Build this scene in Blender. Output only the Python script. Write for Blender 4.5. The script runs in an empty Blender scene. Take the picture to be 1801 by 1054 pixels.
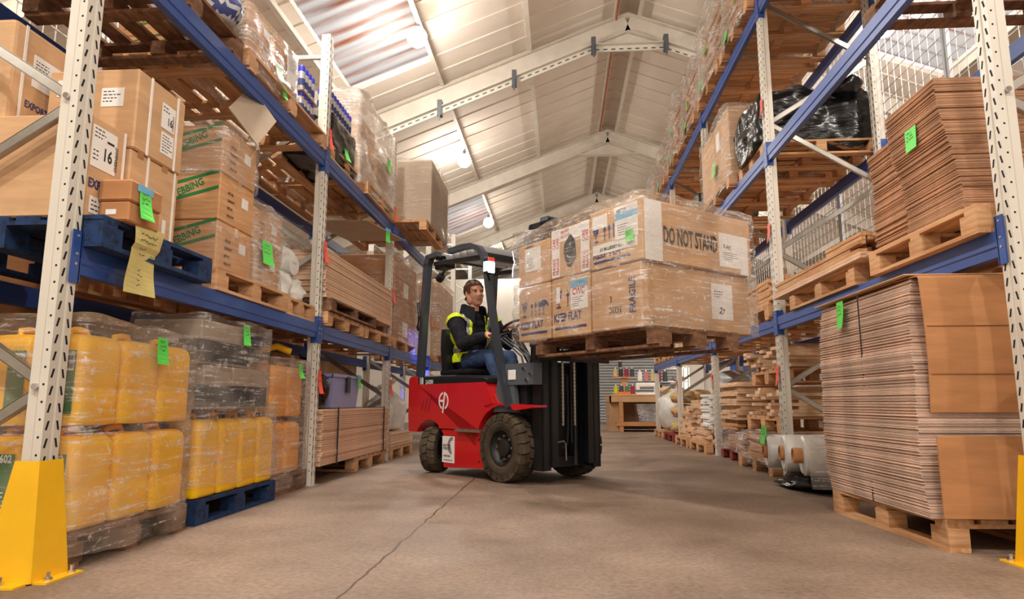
import bpy, bmesh, math, random
from mathutils import Matrix, Vector, noise
random.seed(7)
SC = bpy.context.scene
COL = SC.collection
R = math.radians
PI = math.pi

# ------------------------------------------------------------------ materials
MATS = {}
def srgb(r, g, b):
    f = lambda c: (c/255/12.92) if c/255 <= .04045 else ((c/255+.055)/1.055)**2.4
    return (f(r), f(g), f(b), 1)
def nodes(name):
    m = bpy.data.materials.new(name); m.use_nodes = True
    nt = m.node_tree; nt.nodes.clear(); MATS[name] = m
    o = nt.nodes.new('ShaderNodeOutputMaterial')
    return m, nt, o
def N(nt, kind, **kw):
    n = nt.nodes.new('ShaderNode'+kind)
    for k, v in kw.items():
        if k in n.inputs: n.inputs[k].default_value = v
        else: setattr(n, k, v)
    return n
def paint(name, rgb, rough=.5, metal=0., var=.06, scale=6., stretch=(1,1,1), bump=0., bscale=60., rgb2=None, mix=(.35,.7), rand=0., spec=.5, coat=0.):
    m, nt, o = nodes(name); L = nt.links.new
    p = N(nt, 'BsdfPrincipled', Roughness=rough, Metallic=metal)
    p.inputs['Specular IOR Level'].default_value = spec
    p.inputs['Coat Weight'].default_value = coat
    L(p.outputs[0], o.inputs[0])
    tc = N(nt, 'TexCoord'); mp = N(nt, 'Mapping'); mp.inputs['Scale'].default_value = stretch
    L(tc.outputs['Object'], mp.inputs[0])
    no = N(nt, 'TexNoise', Scale=scale, Detail=5., Roughness=.6)
    L(mp.outputs[0], no.inputs['Vector'])
    cr = N(nt, 'ValToRGB')
    c = srgb(*rgb)
    c2 = srgb(*rgb2) if rgb2 else tuple(x*(1-var*2.2) for x in c[:3])+(1,)
    c1 = c if rgb2 else tuple(min(1, x*(1+var)) for x in c[:3])+(1,)
    cr.color_ramp.elements[0].position = mix[0]; cr.color_ramp.elements[0].color = c2
    cr.color_ramp.elements[1].position = mix[1]; cr.color_ramp.elements[1].color = c1
    L(no.outputs['Fac'], cr.inputs[0])
    out = cr.outputs[0]
    if rand:
        oi = N(nt, 'ObjectInfo'); hs = N(nt, 'HueSaturation')
        mr = N(nt, 'MapRange'); mr.inputs['To Min'].default_value = 1-rand; mr.inputs['To Max'].default_value = 1+rand*.7
        L(oi.outputs['Random'], mr.inputs[0]); L(mr.outputs[0], hs.inputs['Value']); L(out, hs.inputs['Color']); out = hs.outputs[0]
    L(out, p.inputs['Base Color'])
    if bump:
        n2 = N(nt, 'TexNoise', Scale=bscale, Detail=3.); L(mp.outputs[0], n2.inputs['Vector'])
        b = N(nt, 'Bump', Strength=bump, Distance=.01); L(n2.outputs['Fac'], b.inputs['Height']); L(b.outputs[0], p.inputs['Normal'])
    return m
def emit(name, rgb, s):
    m, nt, o = nodes(name); e = N(nt, 'Emission', Strength=s); e.inputs[0].default_value = srgb(*rgb); nt.links.new(e.outputs[0], o.inputs[0]); return m
def filmmat(name, base=.015, gloss=.07, tint=(240,232,224), freq=(2.2,2.2,34), dens=.14, streak=.68, cover=.525):
    """stretch film: clear, a little hazy, with white crease streaks round the load painted in for glints"""
    m, nt, o = nodes(name); L = nt.links.new
    tr = N(nt, 'BsdfTransparent'); tr.inputs[0].default_value = (.985,.98,.975,1)
    gl = N(nt, 'BsdfGlossy', Roughness=.14); gs = N(nt, 'BsdfGlossy', Roughness=.36)
    df = N(nt, 'BsdfDiffuse'); df.inputs[0].default_value = srgb(*tint)
    tc = N(nt, 'TexCoord'); mp = N(nt, 'Mapping'); mp.inputs['Scale'].default_value = freq; mp.inputs['Rotation'].default_value = (.2,.16,0)
    L(tc.outputs['Object'], mp.inputs[0])
    n1 = N(nt, 'TexNoise', Scale=1.5, Detail=6., Roughness=.62, Distortion=.5); L(mp.outputs[0], n1.inputs['Vector'])
    n2 = N(nt, 'TexNoise', Scale=2.6, Detail=3.); L(tc.outputs['Object'], n2.inputs['Vector'])
    n3 = N(nt, 'TexNoise', Scale=14., Detail=5., Roughness=.7, Distortion=1.5); L(tc.outputs['Object'], n3.inputs['Vector'])
    hs = N(nt, 'Math', operation='MULTIPLY_ADD'); L(n3.outputs['Fac'], hs.inputs[0]); hs.inputs[1].default_value = .9; L(n1.outputs['Fac'], hs.inputs[2])
    bp = N(nt, 'Bump', Strength=1., Distance=.016); L(hs.outputs[0], bp.inputs['Height'])
    L(bp.outputs[0], gl.inputs['Normal']); L(bp.outputs[0], gs.inputs['Normal'])
    mr = N(nt, 'MapRange'); mr.inputs['From Min'].default_value = .4; mr.inputs['From Max'].default_value = .68
    mr.inputs['To Min'].default_value = base; mr.inputs['To Max'].default_value = base+dens; L(n2.outputs['Fac'], mr.inputs[0])
    x1 = N(nt, 'MixShader'); L(mr.outputs[0], x1.inputs[0]); L(tr.outputs[0], x1.inputs[1]); L(df.outputs[0], x1.inputs[2])
    lw = N(nt, 'LayerWeight', Blend=.16); L(bp.outputs[0], lw.inputs['Normal'])
    ga = N(nt, 'Math', operation='MULTIPLY_ADD', use_clamp=True); L(lw.outputs['Fresnel'], ga.inputs[0]); ga.inputs[1].default_value = gloss*5; ga.inputs[2].default_value = gloss*.5
    x2 = N(nt, 'MixShader'); L(ga.outputs[0], x2.inputs[0]); L(x1.outputs[0], x2.inputs[1]); L(gl.outputs[0], x2.inputs[2])
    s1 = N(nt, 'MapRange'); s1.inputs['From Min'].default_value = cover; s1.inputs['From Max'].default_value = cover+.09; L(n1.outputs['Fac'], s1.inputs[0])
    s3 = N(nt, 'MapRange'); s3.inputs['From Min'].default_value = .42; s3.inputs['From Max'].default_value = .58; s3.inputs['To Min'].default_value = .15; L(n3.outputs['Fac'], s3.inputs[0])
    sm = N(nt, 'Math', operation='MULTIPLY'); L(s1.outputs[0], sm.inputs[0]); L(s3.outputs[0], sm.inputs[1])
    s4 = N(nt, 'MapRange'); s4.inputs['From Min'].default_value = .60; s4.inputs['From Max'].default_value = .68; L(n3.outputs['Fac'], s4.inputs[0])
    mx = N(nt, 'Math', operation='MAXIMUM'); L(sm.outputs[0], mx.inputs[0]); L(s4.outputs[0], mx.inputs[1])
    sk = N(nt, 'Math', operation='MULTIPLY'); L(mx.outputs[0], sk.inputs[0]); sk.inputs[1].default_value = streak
    x3 = N(nt, 'MixShader'); cs = N(nt, 'MixShader'); cs.inputs[0].default_value = .55; dw = N(nt, 'BsdfDiffuse'); dw.inputs[0].default_value = (.93,.92,.9,1); L(dw.outputs[0], cs.inputs[1]); L(gs.outputs[0], cs.inputs[2])  # diffuse white in the crease streaks stands in for highlights
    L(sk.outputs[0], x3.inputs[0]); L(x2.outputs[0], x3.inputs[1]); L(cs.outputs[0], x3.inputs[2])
    L(x3.outputs[0], o.inputs[0]); return m

G = (1,1,7)
paint('card', (206,166,126), .75, var=.07, scale=3, stretch=(1,1,6), rand=.08, spec=.2)
paint('card_dark', (186,132,88), .75, var=.08, scale=3, stretch=(1,1,6), rand=.08, spec=.2)
paint('card_wood', (214,170,126), .72, rgb2=(192,142,96), scale=5, stretch=(1,1,9), rand=.05, spec=.2)
paint('card_grey', (176,158,140), .7, var=.05, scale=4, rand=.05, spec=.2)
paint('flat', (196,154,124), .8, var=.10, scale=5, stretch=(1,1,4), rand=.16, spec=.15)
paint('flat_pale', (212,184,166), .8, var=.10, scale=5, stretch=(1,1,4), rand=.18, spec=.15)
paint('tape', (196,158,112), .3, var=.03, spec=.6)
paint('wood', (220,178,136), .75, rgb2=(182,132,90), scale=3, stretch=(1.5,1.5,14), rand=.14, bump=.15, spec=.2)
paint('wood_x', (222,180,138), .75, rgb2=(180,130,88), scale=2.2, stretch=(1,12,12), rand=.12, bump=.15, spec=.2)
paint('wood_y', (222,180,138), .75, rgb2=(180,130,88), scale=2.2, stretch=(12,1,12), rand=.12, bump=.15, spec=.2)
paint('wood_old', (150,112,86), .85, rgb2=(100,72,54), scale=4, stretch=(6,2,6), rand=.12, bump=.2, spec=.15)
paint('wood_blue', (30,56,98), .75, rgb2=(22,28,40), scale=7, stretch=(3,3,3), mix=(.32,.55), rand=.1, bump=.25, spec=.3)
paint('wood_red', (138,52,40), .8, var=.12, scale=6)
paint('mdf', (222,186,156), .75, var=.06, scale=6, stretch=(1,1,5), rand=.12, spec=.2)
paint('mdf_edge', (176,132,100), .8, var=.08, scale=6, rand=.12, spec=.2)
paint('ply', (190,150,112), .7, var=.09, scale=2, stretch=(1,8,1), spec=.25)
paint('cream', (214,208,196), .42, var=.03, scale=3, spec=.5, bump=.02)
paint('galv', (186,188,190), .38, metal=.55, var=.06, scale=9)
paint('zinc', (176,172,164), .3, metal=.85, var=.05, scale=12)
paint('blue', (44,78,150), .38, var=.05, scale=3, spec=.5)
paint('yellow', (246,190,24), .42, var=.04, scale=4)
paint('can_yellow', (255,206,30), .38, rgb2=(252,186,22), scale=3, spec=.4)
paint('can_orange', (244,176,80), .5, rgb2=(232,156,66), scale=3, spec=.35)
paint('cap_black', (22,22,24), .4)
paint('label_green', (30,110,52), .5, var=.04)
paint('print_green', (30,122,62), .6, var=.05)
paint('print_blue', (42,54,108), .6, var=.05)
paint('print_black', (40,36,38), .6, var=.05)
paint('print_red', (196,64,60), .6, var=.05)
paint('paper', (236,234,230), .7, var=.02)
paint('paper_yellow', (214,200,128), .7, var=.05, scale=9)
paint('paper_blue', (110,180,216), .6, var=.03)
paint('tag_green', (92,222,82), .55, var=.03)
paint('tag_pale', (190,224,180), .6, var=.03)
paint('tag_red', (246,82,52), .5, var=.03)
paint('strap_white', (240,236,230), .45, var=.02)
paint('strap_red', (206,96,96), .5, var=.03)
paint('ink', (40,44,48), .7, var=.02)
paint('truck_red', (196,26,32), .3, var=.03, scale=2, coat=.35)
paint('truck_black', (26,27,30), .42, var=.05, scale=8)
paint('truck_satin', (56,61,69), .36, var=.05, scale=8, spec=.6)
paint('truck_grey', (92,98,106), .4, metal=.2, var=.05, scale=8)
paint('hole', (16,16,18), .9, var=.02)
paint('tyre', (96,84,68), .92, rgb2=(66,58,48), scale=9, bump=.2, spec=.15)
paint('tyre_side', (84,72,58), .9, rgb2=(58,50,42), scale=9, bump=.15, spec=.15)
paint('rim', (30,28,27), .45, var=.1)
paint('chrome', (210,210,212), .14, metal=1., var=.02)
paint('seat_vinyl', (24,24,27), .45, var=.06)
paint('skin', (226,172,148), .5, rgb2=(208,146,122), scale=18, spec=.35)
paint('lips', (188,110,100), .45, var=.03)
paint('hair', (104,74,52), .55, rgb2=(70,48,34), scale=30, stretch=(1,1,.2), bump=.5)
paint('jacket', (40,40,46), .9, rgb2=(26,26,30), scale=12, bump=.3, bscale=30, spec=.12)
paint('jeans', (66,92,134), .8, rgb2=(44,62,98), scale=9, bump=.2)
paint('shoe', (60,44,36), .6, var=.08)
paint('eye', (30,24,22), .2)
paint('hivis', (212,236,30), .55, var=.03)
paint('reflective', (150,150,152), .35, metal=.3, var=.03)
paint('film_black', (9,9,11), .22, var=.1, scale=6, bump=.7, bscale=12, stretch=(1,1,4), spec=.45)
paint('tote', (150,154,206), .3, var=.03)
paint('tote_clear', (206,204,202), .3, var=.03)
paint('poly', (222,220,214), .35, var=.06, scale=8, bump=.6, bscale=14, spec=.6)
paint('poly_grey', (176,176,176), .35, var=.08, scale=8, bump=.6, bscale=14, spec=.6)
paint('paperbag', (196,160,112), .8, var=.08, scale=8, bump=.5, bscale=12)
paint('can_cap', (52,54,180), .35, var=.03)
paint('can_steel', (190,188,190), .3, metal=.5, var=.04)
paint('roof', (232,222,210), .75, var=.03, scale=1.2, spec=.2)
paint('roof_steel', (214,206,194), .55, var=.05, scale=4, spec=.4)
paint('wall', (222,216,206), .8, var=.03, scale=2, spec=.2)
paint('shutter', (150,150,150), .45, metal=.2, var=.05, scale=3)
paint('rust', (168,96,62), .7, var=.1)
paint('orange', (236,120,40), .5)
paint('wire', (216,216,214), .35, metal=.5, var=.03)
emit('bulb', (255,240,220), 60.)
emit('headlight', (236,244,255), 22.)
emit('bluelight', (40,70,255), 14.)
emit('strip', (255,240,214), 4.)
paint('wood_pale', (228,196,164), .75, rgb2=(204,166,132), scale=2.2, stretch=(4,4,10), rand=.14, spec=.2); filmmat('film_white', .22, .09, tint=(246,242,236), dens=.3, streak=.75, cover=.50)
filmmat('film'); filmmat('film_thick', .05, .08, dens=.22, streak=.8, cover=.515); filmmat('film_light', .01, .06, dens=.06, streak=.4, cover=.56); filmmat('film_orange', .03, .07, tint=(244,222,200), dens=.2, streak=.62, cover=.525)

# floor: worn concrete with one long joint
def floor_mat():
    m, nt, o = nodes('concrete'); L = nt.links.new
    p = N(nt, 'BsdfPrincipled', Roughness=.6); p.inputs['Specular IOR Level'].default_value = .4; L(p.outputs[0], o.inputs[0])
    tc = N(nt, 'TexCoord')
    n1 = N(nt, 'TexNoise', Scale=.9, Detail=8., Roughness=.65); L(tc.outputs['Object'], n1.inputs['Vector'])
    n2 = N(nt, 'TexNoise', Scale=38., Detail=4., Roughness=.7); L(tc.outputs['Object'], n2.inputs['Vector'])
    c1 = N(nt, 'ValToRGB'); e = c1.color_ramp.elements
    e[0].position = .3; e[0].color = srgb(104,86,72); e[1].position = .7; e[1].color = srgb(160,138,121)
    L(n1.outputs['Fac'], c1.inputs[0])
    c2 = N(nt, 'ValToRGB'); e = c2.color_ramp.elements
    e[0].position = .34; e[0].color = (.66,.64,.62,1); e[1].position = .62; e[1].color = (1.06,1.05,1.04,1)
    L(n2.outputs['Fac'], c2.inputs[0])
    mx = N(nt, 'MixRGB', blend_type='MULTIPLY'); mx.inputs[0].default_value = 1; L(c1.outputs[0], mx.inputs[1]); L(c2.outputs[0], mx.inputs[2])
    sp = N(nt, 'SeparateXYZ'); L(tc.outputs['Object'], sp.inputs[0])
    n3 = N(nt, 'TexNoise', Scale=5., Detail=4.); L(tc.outputs['Object'], n3.inputs['Vector'])
    a = N(nt, 'Math', operation='MULTIPLY_ADD'); L(n3.outputs['Fac'], a.inputs[0]); a.inputs[1].default_value = .05; a.inputs[2].default_value = .815-.025
    b = N(nt, 'Math', operation='ADD'); L(sp.outputs[0], b.inputs[0]); L(a.outputs[0], b.inputs[1])
    c = N(nt, 'Math', operation='ABSOLUTE'); L(b.outputs[0], c.inputs[0])
    d = N(nt, 'Math', operation='LESS_THAN'); L(c.outputs[0], d.inputs[0]); d.inputs[1].default_value = .006
    m2 = N(nt, 'MixRGB'); L(d.outputs[0], m2.inputs[0]); L(mx.outputs[0], m2.inputs[1]); m2.inputs[2].default_value = srgb(74,60,50)
    L(m2.outputs[0], p.inputs['Base Color'])
    rr = N(nt, 'MapRange'); rr.inputs['To Min'].default_value = .35; rr.inputs['To Max'].default_value = .75; L(n1.outputs['Fac'], rr.inputs[0]); L(rr.outputs[0], p.inputs['Roughness'])
    bp = N(nt, 'Bump', Strength=.5, Distance=.006); L(n2.outputs['Fac'], bp.inputs['Height']); L(bp.outputs[0], p.inputs['Normal'])
floor_mat()
def skylight_mat():
    m, nt, o = nodes('skylight'); L = nt.links.new
    tc = N(nt, 'TexCoord'); sp = N(nt, 'SeparateXYZ'); L(tc.outputs['Object'], sp.inputs[0])
    n1 = N(nt, 'TexNoise', Scale=1.6, Detail=5.); mp = N(nt, 'Mapping'); mp.inputs['Scale'].default_value = (.5,5,1); L(tc.outputs['Object'], mp.inputs[0]); L(mp.outputs[0], n1.inputs['Vector'])
    w = N(nt, 'TexWave', Scale=1.05, Distortion=.8); w.bands_direction = 'Y'; w.inputs['Detail'].default_value = 3; L(tc.outputs['Object'], w.inputs['Vector'])
    mu = N(nt, 'Math', operation='MULTIPLY'); L(n1.outputs['Fac'], mu.inputs[0]); L(w.outputs['Fac'], mu.inputs[1])
    cr = N(nt, 'ValToRGB'); e = cr.color_ramp.elements
    e[0].position = .3; e[0].color = srgb(190,190,192); e[1].position = .7; e[1].color = srgb(150,92,62)
    L(mu.outputs[0], cr.inputs[0])
    t = N(nt, 'BsdfTranslucent'); d = N(nt, 'BsdfDiffuse'); L(cr.outputs[0], t.inputs[0]); L(cr.outputs[0], d.inputs[0])
    x = N(nt, 'MixShader'); x.inputs[0].default_value = .45; L(t.outputs[0], x.inputs[1]); L(d.outputs[0], x.inputs[2]); L(x.outputs[0], o.inputs[0])
skylight_mat()

# ------------------------------------------------------------------ mesh builder
FONT = {}
def font_poly(s):
    if s not in FONT:
        cu = bpy.data.curves.new('t', 'FONT'); cu.body = s; cu.resolution_u = 2; cu.offset = .03
        ob = bpy.data.objects.new('t', cu); COL.objects.link(ob)
        bpy.context.view_layer.update()
        me = bpy.data.meshes.new_from_object(ob.evaluated_get(bpy.context.evaluated_depsgraph_get()))
        FONT[s] = ([v.co.copy() for v in me.vertices], [tuple(p.vertices) for p in me.polygons])
        bpy.data.objects.remove(ob); bpy.data.curves.remove(cu); bpy.data.meshes.remove(me)
    return FONT[s]
class B:
    def __init__(s): s.v = []; s.f = []; s.m = []; s.T = None
    def add(s, vs, fs, m=0):
        o = len(s.v)
        s.v += [s.T @ Vector(v) for v in vs] if s.T else [Vector(v) for v in vs]
        s.f += [tuple(i+o for i in f) for f in fs]; s.m += [m]*len(fs); return s
    def box(s, x0, x1, y0, y1, z0, z1, m=0):
        return s.add([(x0,y0,z0),(x1,y0,z0),(x1,y1,z0),(x0,y1,z0),(x0,y0,z1),(x1,y0,z1),(x1,y1,z1),(x0,y1,z1)],
              [(0,3,2,1),(4,5,6,7),(0,1,5,4),(1,2,6,5),(2,3,7,6),(3,0,4,7)], m)
    def rbox(s, x0, x1, y0, y1, z0, z1, r=.006, m=0):
        bm = bmesh.new(); bmesh.ops.create_cube(bm, size=1)
        for v in bm.verts: v.co = (x0+(v.co.x+.5)*(x1-x0), y0+(v.co.y+.5)*(y1-y0), z0+(v.co.z+.5)*(z1-z0))
        bmesh.ops.bevel(bm, geom=bm.edges[:], offset=r, segments=2 if r > .012 else 1, affect='EDGES', profile=.6)
        return s.bm(bm, m)
    def bm(s, bm, m=0):
        bm.verts.ensure_lookup_table()
        for i, v in enumerate(bm.verts): v.index = i
        s.add([v.co[:] for v in bm.verts], [tuple(v.index for v in f.verts) for f in bm.faces], m); bm.free(); return s
    def bar(s, p, q, w, h, m=0, up=(0,0,1)):
        p, q = Vector(p), Vector(q); d = (q-p).normalized(); u = Vector(up)
        if abs(d.dot(u)) > .99: u = Vector((1,0,0))
        a = d.cross(u).normalized()*w/2; b = a.cross(d).normalized()*h/2
        vs = [p-a-b, p+a-b, p+a+b, p-a+b, q-a-b, q+a-b, q+a+b, q-a+b]
        return s.add(vs, [(0,3,2,1),(4,5,6,7),(0,1,5,4),(1,2,6,5),(2,3,7,6),(3,0,4,7)], m)
    def tube(s, pts, r, n=8, m=0):
        pts = [Vector(p) for p in pts]; vs = []; fs = []; k = len(pts)
        for i, p in enumerate(pts):
            d = (pts[min(i+1,k-1)]-pts[max(i-1,0)]).normalized()
            u = Vector((0,0,1)) if abs(d.z) < .95 else Vector((1,0,0))
            a = d.cross(u).normalized(); b = a.cross(d).normalized()
            rr = r[i] if isinstance(r, (list, tuple)) else r
            for j in range(n): t = 2*PI*j/n; vs.append(p+a*math.cos(t)*rr+b*math.sin(t)*rr)
        for i in range(k-1):
            for j in range(n): fs.append((i*n+j, i*n+(j+1)%n, (i+1)*n+(j+1)%n, (i+1)*n+j))
        fs += [tuple(range(n))[::-1], tuple(range((k-1)*n, k*n))]
        return s.add(vs, fs, m)
    def cyl(s, p, q, r, n=16, m=0, r2=None): return s.tube([p, q], [r, r if r2 is None else r2], n, m)
    def prism(s, poly, a0, a1, ax='y', m=0, mside=None):
        n = len(poly)
        P = {'y': lambda u, v, a: (u, a, v), 'x': lambda u, v, a: (a, u, v), 'z': lambda u, v, a: (u, v, a)}[ax]
        vs = [P(u, v, a0) for u, v in poly]+[P(u, v, a1) for u, v in poly]
        s.add(vs, [tuple(range(n)), tuple(range(n, 2*n))[::-1]], m)
        return s.add(vs, [(i, (i+1) % n, n+(i+1) % n, n+i) for i in range(n)], m if mside is None else mside)
    def lathe(s, prof, n=24, T=None, m=0, ms=None):
        vs = []; k = len(prof)
        for r, z in prof:
            for j in range(n):
                t = 2*PI*j/n; v = Vector((r*math.cos(t), r*math.sin(t), z)); vs.append(T @ v if T else v)
        for i in range(k-1):
            s.add([], [], 0)
        fs = [(i*n+j, i*n+(j+1)%n, (i+1)*n+(j+1)%n, (i+1)*n+j) for i in range(k-1) for j in range(n)]
        o = len(s.f); s.add(vs, fs, m)
        if ms:
            for i in range(k-1):
                for j in range(n): s.m[o+i*n+j] = ms[i]
        return s
    def text(s, txt, T, size, m=0, rot=0, al=0, cond=.8):
        vs, fs = font_poly(txt)
        w = max((v.x for v in vs), default=0)*al
        M = T @ Matrix.Rotation(R(rot), 4, 'Z') @ Matrix.Diagonal((size*cond, size, size, 1)) @ Matrix.Translation((-w,0,0))
        return s.add([M @ v for v in vs], fs, m)
    def rect(s, T, u, v, w, h, m=0):
        return s.add([T @ Vector(p) for p in ((u,v,0),(u+w,v,0),(u+w,v+h,0),(u,v+h,0))], [(0,1,2,3)], m)
    def slab(s, T, u, v, w, h, t=.002, m=0):
        return s.add([T @ Vector(p) for p in ((u,v,-.001),(u+w,v,-.001),(u+w,v+h,-.001),(u,v+h,-.001),(u,v,t),(u+w,v,t),(u+w,v+h,t),(u,v+h,t))],
              [(0,3,2,1),(4,5,6,7),(0,1,5,4),(1,2,6,5),(2,3,7,6),(3,0,4,7)], m)
    def mesh(s, name, mats, smooth=False, fix=True):
        me = bpy.data.meshes.new(name); me.from_pydata([v[:] for v in s.v], [], s.f)
        for a in ([mats] if isinstance(mats, str) else mats): me.materials.append(MATS[a])
        me.polygons.foreach_set('material_index', s.m)
        if smooth: me.polygons.foreach_set('use_smooth', [True]*len(s.f))
        if fix:
            bm = bmesh.new(); bm.from_mesh(me); bmesh.ops.recalc_face_normals(bm, faces=bm.faces[:]); bm.to_mesh(me); bm.free()
        if smooth: me.set_sharp_from_angle(angle=R(35 if smooth is True else smooth))
        me.update(); return me
    def build(s, name, mats, parent=None, smooth=False, loc=None, rz=0, fix=True):
        return link(name, s.mesh(name, mats, smooth, fix), parent, loc, rz)
def link(name, me, parent=None, loc=None, rz=0):
    o = bpy.data.objects.new(name, me); COL.objects.link(o)
    if parent: o.parent = parent
    if loc: o.location = loc
    if rz: o.rotation_euler = (0,0,rz)
    return o
def tag(o, label, cat, group=None, kind=None):
    if label: o['label'] = label
    if cat: o['category'] = cat
    if group: o['group'] = group
    if kind: o['kind'] = kind
    return o
def root(name, label, cat, loc, rz=0, group=None):
    o = bpy.data.objects.new(name, None); o.empty_display_size = .1; COL.objects.link(o); o.location = loc; o.rotation_euler = (0,0,rz)
    return tag(o, label, cat, group)
def struct(o): o['kind'] = 'structure'; return o
def face(f, x0, x1, y0, y1, z0, z1, off=.0015):
    """frame on one face of a box, u to the right and v up as seen from outside"""
    o, u, n = {'-y': ((x0,y0,z0),(1,0,0),(0,-1,0)), '+x': ((x1,y0,z0),(0,1,0),(1,0,0)), '-x': ((x0,y1,z0),(0,-1,0),(-1,0,0)), '+y': ((x1,y1,z0),(-1,0,0),(0,1,0))}[f]
    u, n = Vector(u), Vector(n); v = Vector((0,0,1)); o = Vector(o)+n*off
    return Matrix(((u.x,v.x,n.x,o.x),(u.y,v.y,n.y,o.y),(u.z,v.z,n.z,o.z),(0,0,0,1)))
def scribble(b, T, u, v, w, h, rows, m, rnd, th=.004):
    for r in range(rows):
        x = u; y = v+h*(1-(r+.5)/rows)
        while x < u+w-.02:
            l = rnd.uniform(.008, .022); a = Vector((x, y+rnd.uniform(-.006,.006), .0008)); c = Vector((x+l*.5, y+rnd.uniform(-.008,.008), .0008)); d = Vector((x+l, y+rnd.uniform(-.006,.006), .0008))
            for p, q in ((a,c),(c,d)):
                n = (q-p).cross(Vector((0,0,1))).normalized()*th/2
                b.add([T @ (p-n), T @ (p+n), T @ (q+n), T @ (q-n)], [(0,1,2,3)], m)
            x += l+rnd.choice((.003, .004, .014))
def micro(b, T, u, v, w, h, rows, m, rnd):
    for r in range(rows):
        x = u; y = v+h*(1-(r+.7)/rows); e = u+w*rnd.uniform(.5, 1)
        while x < e-.006:
            l = rnd.uniform(.008, .026); b.rect(T, x, y, min(l, e-x), h/rows*.32, m); x += l+.006
def note(parent, T, u, v, w, h, mat='tag_green', label=None, name='tag', curl=.02, rows=3, top=None, seed=0):
    """a paper tag hanging from its top edge, the free end curled away"""
    b = B(); n = 6; vs = []; rnd = random.Random(seed+int(u*100)+int(w*1000))
    for i in range(n+1):
        t = i/n; z = curl*t*t
        for s_ in (0, 1): vs.append(T @ Vector((u+w*s_+.08*w*t*math.sin(seed+1), v+h*(1-t), .003+z*(1 if s_ else .55))))
    b.add(vs, [(2*i, 2*i+1, 2*i+3, 2*i+2) for i in range(n)], 0)
    T2 = T @ Matrix.Translation((0,0,.0045+curl*.2))
    scribble(b, T2, u+w*.15, v+h*.45, w*.7, h*.45, rows, 1, rnd, .0035)
    if top: b.slab(T @ Matrix.Translation((0,0,.003)), u-w*.15, v+h*.86, w*1.3, h*.24, .002, 2)
    o = b.build(name, [mat, 'ink']+([top] if top else []), parent, fix=False)
    if label: o['label'] = label
    return o
# ------------------------------------------------------------------ building
RX, RZ, SL = 1.26, 7.7, .39
YA, YB = -5.0, 27.0
XL, XR = -8.5, 11.0
def rz_at(x): return RZ-SL*abs(x-RX)
struct(B().box(XL, XR, YA, YB, -.1, 0).build('floor', 'concrete'))
SKY = [(-3.45, -2.1, 6.9, 10.35), (-3.45, -2.1, 17.0, 20.6), (4.75, 6.1, 7, 10.4)]
def roof():
    b = B()
    for (xa, xb) in ((XL, RX), (RX, XR)):
        holes = [s for s in SKY if xa <= s[0] < xb]
        ys = sorted({YA, YB}|{h[2] for h in holes}|{h[3] for h in holes})
        xs = sorted({xa, xb}|{h[0] for h in holes}|{h[1] for h in holes})
        for i in range(len(xs)-1):
            for j in range(len(ys)-1):
                cx, cy = (xs[i]+xs[i+1])/2, (ys[j]+ys[j+1])/2
                if any(h[0] < cx < h[1] and h[2] < cy < h[3] for h in holes): continue
                p = [(xs[i], ys[j]), (xs[i+1], ys[j]), (xs[i+1], ys[j+1]), (xs[i], ys[j+1])]
                b.add([(x, y, rz_at(x)) for x, y in p]+[(x, y, rz_at(x)+.08) for x, y in p], [(0,3,2,1),(4,5,6,7),(0,1,5,4),(1,2,6,5),(2,3,7,6),(3,0,4,7)])
        y = YA+.25
        while y < YB:                                  # lapped lining sheets: a small rib every half metre
            segs = [(xa+.03 if xa == RX else xa, xb-.03 if xb == RX else xb)]
            for h in holes:
                if h[2]-.05 < y < h[3]+.05:
                    segs = [q for s in segs for q in ((s[0], min(s[1], h[0])), (max(s[0], h[1]), s[1])) if q[1]-q[0] > .02]
            for s0, s1 in segs:
                b.bar((s0, y, rz_at(s0)-.008), (s1, y, rz_at(s1)-.008), .045, .02)
            y += .5
    struct(b.build('ceiling', 'roof'))
roof()
for i, (x0, x1, y0, y1) in enumerate(SKY):             # corrugated translucent sheets
    b = B(); n = 120; vs = []
    for k in range(n+1):
        y = y0+(y1-y0)*k/n; w = .03*math.cos((y-y0)/.155*PI*.5*2)
        for x in (x0-.06, x1+.06): vs.append((x, y, rz_at(x)+.1+w))
    b.add(vs, [(2*k, 2*k+1, 2*k+3, 2*k+2) for k in range(n)])
    struct(b.build('window_%d' % (i+1), 'skylight', smooth=60, fix=False))
struct(B().box(XL-.1, XL, YA, YB, 0, rz_at(XL)).build('wall_left', 'wall'))
struct(B().box(XR, XR+.1, YA, YB, 0, rz_at(XR)).build('wall_right', 'wall'))
struct(B().prism([(XL,0),(XR,0),(XR,rz_at(XR)),(RX,RZ),(XL,rz_at(XL))], YB, YB+.1).build('wall_back', 'wall'))
DX0, DX1, DZ = -1.6, 3.4, 4.3                            # door opening added behind the camera to let in frontal fill light
struct(B().box(XL, DX0, YA-.1, YA, 0, 4.3).box(DX1, XR, YA-.1, YA, 0, 3.9).prism([(XL,4.3),(DX0,4.3),(DX1,4.3),(XR,3.9),(XR,rz_at(XR)),(RX,RZ),(XL,rz_at(XL))], YA-.1, YA).build('wall_front', 'wall'))
T = 0
def trim(b, mat='roof_steel'):
    global T; T += 1; return struct(b.build('trim_%d' % T, mat))
PURL = [-6.7, -5.15, -3.6, -2.05, -.5, 1.03, 1.49, 3.02, 4.57, 6.12, 7.67]
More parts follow.
